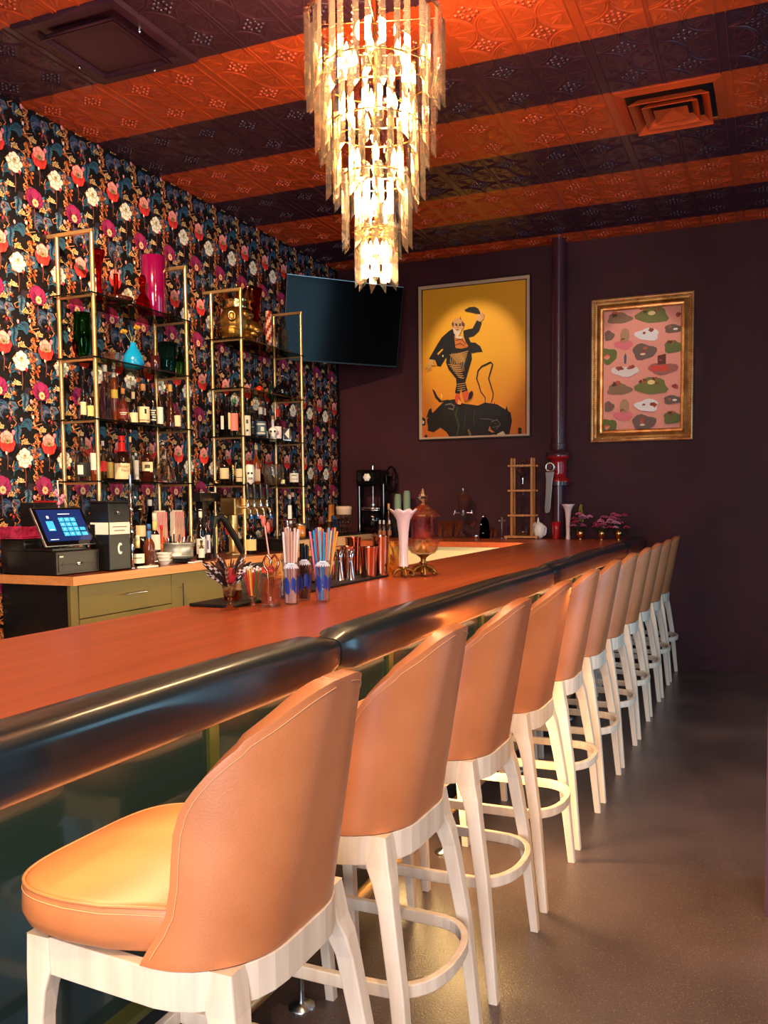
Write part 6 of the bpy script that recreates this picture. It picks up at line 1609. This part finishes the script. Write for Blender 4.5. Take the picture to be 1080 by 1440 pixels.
# shoes
P_([(398, 928), (430, 935), (436, 980), (450, 1010), (420, 1024), (396, 1000), (390, 960)], (206, 70, 40)); P_([(420, 975), (446, 1005), (440, 1024), (412, 1015)], (226, 150, 70))
P_([(452, 920), (488, 905), (510, 925), (530, 905), (546, 920), (540, 950), (500, 990), (470, 992), (456, 960)], (206, 80, 44)); P_([(512, 925), (536, 906), (546, 930), (530, 972), (500, 985)], BKc)
A.ell(*to_uv(140, 1288), .014, .010, BKc); A.ell(*to_uv(930, 1232), .017, .012, BKc); A.ell(*to_uv(930, 1256), .017, .012, BKc); P_([(268, 930), (282, 930), (282, 968), (274, 968)], (240, 180, 60))
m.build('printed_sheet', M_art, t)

# ---------------------------------------------------------------- gilt framed print
FX0, FX1, FZ0, FZ1 = -1.515, -.632, 2.010, 3.280
t = thing('framed_print', 'ornate gilt frame holding a pink print of figures on small islands', 'picture', ((FX0+FX1)/2, YB-.001, FZ0))
def mould(prof, name, m_, bevel=0, col=None):
    """mitred moulding, prof = [(inset, depth)]"""
    m = MB(); rings = []
    for ins, dep in prof: rings.append([(FX0+ins, YB-dep, FZ0+ins), (FX1-ins, YB-dep, FZ0+ins), (FX1-ins, YB-dep, FZ1-ins), (FX0+ins, YB-dep, FZ1-ins)])
    vs = [p for r in rings for p in r]; fs = []
    for i in range(len(rings)-1):
        for j in range(4):
            a = i*4+j; b_ = i*4+(j+1) % 4; fs.append((a, b_, b_+4, a+4))
    m.add(vs, fs); return m.build(name, m_, t, world=True)
M_gilt = add_noise_color(mat('gilt_wood', rough=.38, metal=.85), (206, 142, 84), (236, 190, 130), (14, 14, 14), 5)
mould([(0, .002), (0, .040), (.004, .052), (.014, .056), (.024, .052), (.028, .044)], 'outer_moulding', M_gilt)
mould([(.028, .044), (.036, .030), (.052, .026), (.066, .034), (.074, .038), (.080, .032)], 'cove_moulding', add_noise_color(mat('worn_gilt', rough=.45, metal=.8), (140, 92, 46), (196, 146, 84), (10, 10, 10), 5))
mould([(.080, .032), (.086, .022), (.096, .020), (.104, .026), (.110, .018)], 'inner_moulding', M_gilt)
bd = MB(); L0 = [(FX0+.033, FZ0+.033), (FX1-.033, FZ0+.033), (FX1-.033, FZ1-.033), (FX0+.033, FZ1-.033)]
for j in range(4):
    p, q = L0[j], L0[(j+1) % 4]; L_len = math.hypot(q[0]-p[0], q[1]-p[1]); n_ = int(L_len/.017)
    for k in range(n_):
        s_ = (k+.5)/n_; bd.ball((p[0]+(q[0]-p[0])*s_, YB-.040, p[1]+(q[1]-p[1])*s_), .0075, 6, 4)
bd.build('beading', M_gilt, t, world=True)
m = MB(); mp = wall_art(t, FX0+.110, FX1-.110, FZ0+.110, FZ1-.110, YB-.012); A = Art(m, mp, .0002)
PKc = (232, 148, 128); A.poly([(0, 0), (1, 0), (1, 1), (0, 1)], PKc)
def uv2(px, py):
    xl = 160-10*(py/1290); u = (px-xl)/(832-xl); yt = 240-40*u; yb = 1290-10*u; return u, 1-(py-yt)/(yb-yt)
RT = 150
def clipu(pts): return [(min(max(u, .0), 1.0), min(max(v, 0.0), 1.0)) for u, v in pts]
def blob(cx, cy, w, h, col, seed, n_=18):
    R = random.Random(seed); ph = R.uniform(0, 6); pts = []
    for k in range(n_):
        a = 2*PI*k/n_; q = 1+.12*math.sin(3*a+ph)+.07*math.sin(5*a+ph*2); pts.append(uv2(cx+w/2*q*math.cos(a), cy+h/2*q*math.sin(a)))
    A.poly(clipu(pts), col)
def fig(cx, cy, s_, cols):
    R = random.Random(int(cx+cy))
    for k, c in enumerate(cols):
        ox, oy = R.uniform(-.5, .5)*s_*.6, R.uniform(-.5, .5)*s_*.6
        pts = [uv2(cx+ox+s_*.38*q*math.cos(a), cy+oy+s_*.30*q*math.sin(a)) for a, q in [(2*PI*j/8, R.uniform(.45, 1.1)) for j in range(8)]]
        A.poly(clipu(pts), c)
BR = [(140, 60, 40), (176, 84, 50), (90, 50, 40)]
for dy in (0, 628):
    blob(295, 300+dy, 220, 100, (140, 104, 76), 1); fig(270, 262+dy, 80, BR)
    blob(585, 280+dy, 280, 150, (112, 110, 52), 2); fig(505, 232+dy, 60, BR); fig(610, 232+dy, 60, BR); A.ell(*uv2(580, 245+dy), .05, .02, (236, 200, 130)) if 245+dy > 250 else A.ell(*uv2(580, 262), .05, .018, (236, 200, 130))
    fig(800, 290+dy, 70, [(170, 60, 50), (150, 50, 44)])
    blob(770, 405+dy, 170, 76, (110, 84, 72), 3); fig(735, 400+dy, 50, [(180, 80, 70)]); A.ell(*uv2(785, 408+dy), .03, .009, (236, 220, 200))
    blob(205, 452+dy, 90, 90, (120, 90, 76), 4); fig(205, 440+dy, 44, [(160, 60, 54)])
    blob(335, 535+dy, 170, 80, (226, 110, 118), 5); A.ell(*uv2(345, 455+dy), .062, .062, (176, 132, 96), n_=16); fig(345, 485+dy, 70, [(120, 76, 54), (190, 120, 80)])
    blob(545, 450+dy, 210, 110, (232, 220, 214), 6); fig(505, 430+dy, 50, [(170, 60, 44)]); fig(595, 430+dy, 80, [(170, 60, 44), (150, 54, 40)])
    blob(515, 600+dy, 210, 140, (112, 84, 74), 7); fig(515, 590+dy, 70, [(190, 90, 60), (160, 70, 50)]); A.ell(*uv2(505, 622+dy), .035, .009, (232, 200, 170))
    blob(770, 565+dy, 170, 110, (100, 104, 48), 8); fig(745, 520+dy, 60, BR)
    blob(200, 630+dy, 150, 140, (100, 106, 46), 9); fig(205, 625+dy, 80, [(206, 90, 60), (226, 140, 110)])
    if dy == 0:
        blob(350, 770, 250, 90, (226, 206, 196), 10); fig(300, 740, 80, [(160, 70, 44), (140, 60, 40)]); fig(410, 740, 80, [(170, 76, 46), (150, 60, 40)])
        A.poly([uv2(*p) for p in ((340, 700), (338, 640), (352, 606), (362, 640), (358, 700))], (90, 84, 110))
        blob(680, 755, 260, 100, (160, 92, 80), 11); A.poly([uv2(*p) for p in ((570, 730), (725, 722), (725, 775), (585, 778))], (206, 66, 48)); A.poly([uv2(*p) for p in ((635, 640), (705, 625), (705, 715), (635, 720))], (96, 44, 36)); fig(670, 670, 50, [(150, 70, 50)])
m.build('print', M_art, t)

# ---------------------------------------------------------------- purple riser pipe with red valve and wrench
PX, PY = -1.78, 7.80
M_pipe = mat('purple_pipe', (70, 34, 44), .3, coat=.3)
t = thing('sprinkler_riser', 'dark purple floor to ceiling pipe with bolted red valve in the middle', 'pipe', (PX, PY, 0))
MB().lathe([(.062, 1.93), (.062, ZC-.002)], 24).build('pipe', M_pipe, t)
MB().lathe([(.052, BZ+.0015), (.052, 1.64)], 24).build('lower_pipe', M_pipe, t)
MB().lathe([(.075, 2.005), (.078, 1.99), (.068, 1.965), (.068, 1.93), (.11, 1.925), (.11, 1.895)][::-1], 28).build('top_flange', M_pipe, t)
vb = MB().lathe([(.105, 1.66), (.105, 1.69), (.075, 1.70), (.070, 1.74), (.078, 1.78), (.070, 1.83), (.075, 1.86), (.105, 1.87), (.105, 1.894)], 28).build('valve_body', M_red, t)
MB().lathe([(.11, 1.628), (.11, 1.659)], 28).build('bottom_flange', M_pipe, t)
for k in range(8):
    a = 2*PI*k/8+.2
    for z in (1.655, 1.90): MB().lathe([(.010, -.012), (.010, .012)], 6, (.092*math.cos(a), .092*math.sin(a), z-(.012 if z > 1.8 else -.012))).build('bolt', M_chrome, vb)
m = MB().lathe([(.034, 0), (.034, .05), (.02, .052), (.02, .06)], 18); m.xf(Matrix.Translation((-.03, -.060, 1.79)) @ Matrix.Rotation(PI/2, 4, 'X')); m.build('valve_stem', M_red, vb)
t = thing('valve_wrench', 'long silver lever wrench hanging on the red valve', 'wrench', (PX-.045, PY-.145, 1.79))
m = MB(); pts_o = []
m.lathe([(.048, -.008), (.048, .008), (.026, .008), (.026, -.008)], 24, cap=False); m.xf(Matrix.Rotation(PI/2, 4, 'X')); m.build('ring_head', M_steel, t)
m = MB().lathe([(.0255, -.009), (.0255, .009)], 4); m.xf(Matrix.Rotation(PI/2, 4, 'X')); m.build('square_nut', mat('nut_brown', (70, 30, 26), .5), t)
m = MB(); rr = [(.0, -.044, .040), (-.004, -.12, .030), (-.012, -.25, .026), (-.020, -.37, .026), (-.023, -.400, .020), (-.024, -.408, .008)]
m.loft([[(cx-w, -.007, z), (cx+w, -.007, z), (cx+w, .007, z), (cx-w, .007, z)] for cx, z, w in rr], False); m.build('handle', M_steel, t, bevel=.003)
# ---------------------------------------------------------------- lights
def area(name, loc, target, sx, sy, power, col, spread=180):
    L = bpy.data.lights.new(name, 'AREA'); L.shape = 'RECTANGLE'; L.size = sx; L.size_y = sy; L.energy = power; L.color = col; L.spread = math.radians(spread)
    o = bpy.data.objects.new(name, L); COL.objects.link(o); o.location = loc
    d = Vector(target)-Vector(loc); o.rotation_euler = d.to_track_quat('-Z', 'Y').to_euler(); return o
def point(name, loc, power, col, r=0.03):
    L = bpy.data.lights.new(name, 'POINT'); L.energy = power; L.color = col; L.shadow_soft_size = r
    o = bpy.data.objects.new(name, L); COL.objects.link(o); o.location = loc; return o
def spot(name, loc, target, power, col, ang=70, blend=0.6, r=0.05):
    L = bpy.data.lights.new(name, 'SPOT'); L.energy = power; L.color = col; L.spot_size = math.radians(ang); L.spot_blend = blend; L.shadow_soft_size = r
    o = bpy.data.objects.new(name, L); COL.objects.link(o); o.location = loc
    d = Vector(target)-Vector(loc); o.rotation_euler = d.to_track_quat('-Z', 'Y').to_euler(); return o
WARM = (1.0, 0.68, 0.36); GOLD = (1.0, 0.62, 0.24); DAY = (0.86, 0.92, 1.0); SKYB = (0.35, 0.70, 0.95)
# daylight through the front window (behind the camera) and the two side windows
area('front_window_daylight', (0.68, YF-0.05, 1.6), (0.1, 0, 1.6), 2.3, 2.5, 290, DAY)
area('side_window_daylight', (XR+0.10, 4.5, 1.4), (0, 4.5, 1.4), 1.15, 2.5, 50, SKYB)
area('side_window_daylight', (XR+0.10, 6.9, 1.4), (0, 6.9, 1.4), 0.55, 2.5, 12, SKYB)
# chandelier light
for z, e in ((3.35, 60), (3.1, 45), (2.75, 35), (2.45, 20)):
    point('chandelier_light', (CH[0], CH[1], z), e, WARM, 0.05)
# added warm fill spots at ceiling height, without fixtures, brightening stools, bar and wallpaper
for p, tgt, e in (((0.8, -0.1, ZC-.03), (-1.0, 1.8, 0.8), 300), ((0.5, 2.6, ZC-.03), (-0.7, 2.6, .9), 90), ((0.5, 5.2, ZC-.03), (-0.7, 5.2, .9), 15), ((-1.45, 1.0, ZC-.03), (-1.5, 1.3, 0), 120), ((-1.5, 4.4, ZC-.03), (-1.5, 4.4, 0), 60), ((-2.7, 2.6, ZC-.03), (-3.9, 5.0, 1.9), 700), ((-1.6, 6.4, ZC-.03), (-1.5, 6.4, 0), 30)):
    spot('fill_spot', p, tgt, e, WARM, 75, 0.8, 0.04)
# gold led strip under the bar lip and under the inner edge of the bar
area('under_bar_strip', (-1.17, 3.3, BZ-0.089), (-1.17, 3.3, 0), 0.025, 9.2, 46, (1.0, .72, .36))
area('toe_strip', (-1.39, 3.3, 0.258), (-1.05, 3.3, 0), 0.02, 9.2, 250, GOLD)
area('inner_bar_strip', (-1.84, 3.2, BZ-0.06), (-3.0, 3.2, 0.75), 9.0, 0.03, 70, (1, .8, .5))
spot('picture_fill_spot', (-2.62, 6.3, ZC-.03), (-2.63, YB, 2.85), 90, (1, .84, .62), 34, 0.5, 0.03)  # added spots brightening poster and gilt print; the room has no picture lamps
spot('picture_fill_spot', (-1.07, 6.3, ZC-.03), (-1.07, YB, 2.66), 45, (1, .84, .66), 30, 0.5, 0.03)
w = bpy.data.worlds.new('w'); scene.world = w; w.use_nodes = True
w.node_tree.nodes['Background'].inputs[0].default_value = (0.05, 0.05, 0.06, 1); w.node_tree.nodes['Background'].inputs[1].default_value = 1.0
scene.view_settings.view_transform = 'Standard'; scene.view_settings.look = 'None'; scene.view_settings.gamma = 1.0; scene.view_settings.exposure = 0.12
# ---------------------------------------------------------------- camera
cam = bpy.data.cameras.new('cam'); co = bpy.data.objects.new('camera', cam); COL.objects.link(co)
f_, cx_, cy_ = 1219.5, 576.6, 781.4
cam.sensor_fit = 'AUTO'; cam.sensor_width = 36; cam.lens = f_/1440*36
cam.shift_x = -(cx_-540)/1440; cam.shift_y = (cy_-720)/1440
yaw, pit, rol = 0.39397, 0.06323, 0.007645
fw_ = Vector((-math.sin(yaw)*math.cos(pit), math.cos(yaw)*math.cos(pit), -math.sin(pit)))
rt = Vector((math.cos(yaw), math.sin(yaw), 0)); dn = fw_.cross(rt)
rt2 = math.cos(rol)*rt+math.sin(rol)*dn; dn2 = -math.sin(rol)*rt+math.cos(rol)*dn
R_ = Matrix((rt2, -dn2, -fw_)).transposed().to_4x4()
co.matrix_world = Matrix.Translation((0, 0, 1.5)) @ R_
cam.clip_start = 0.02
scene.camera = co
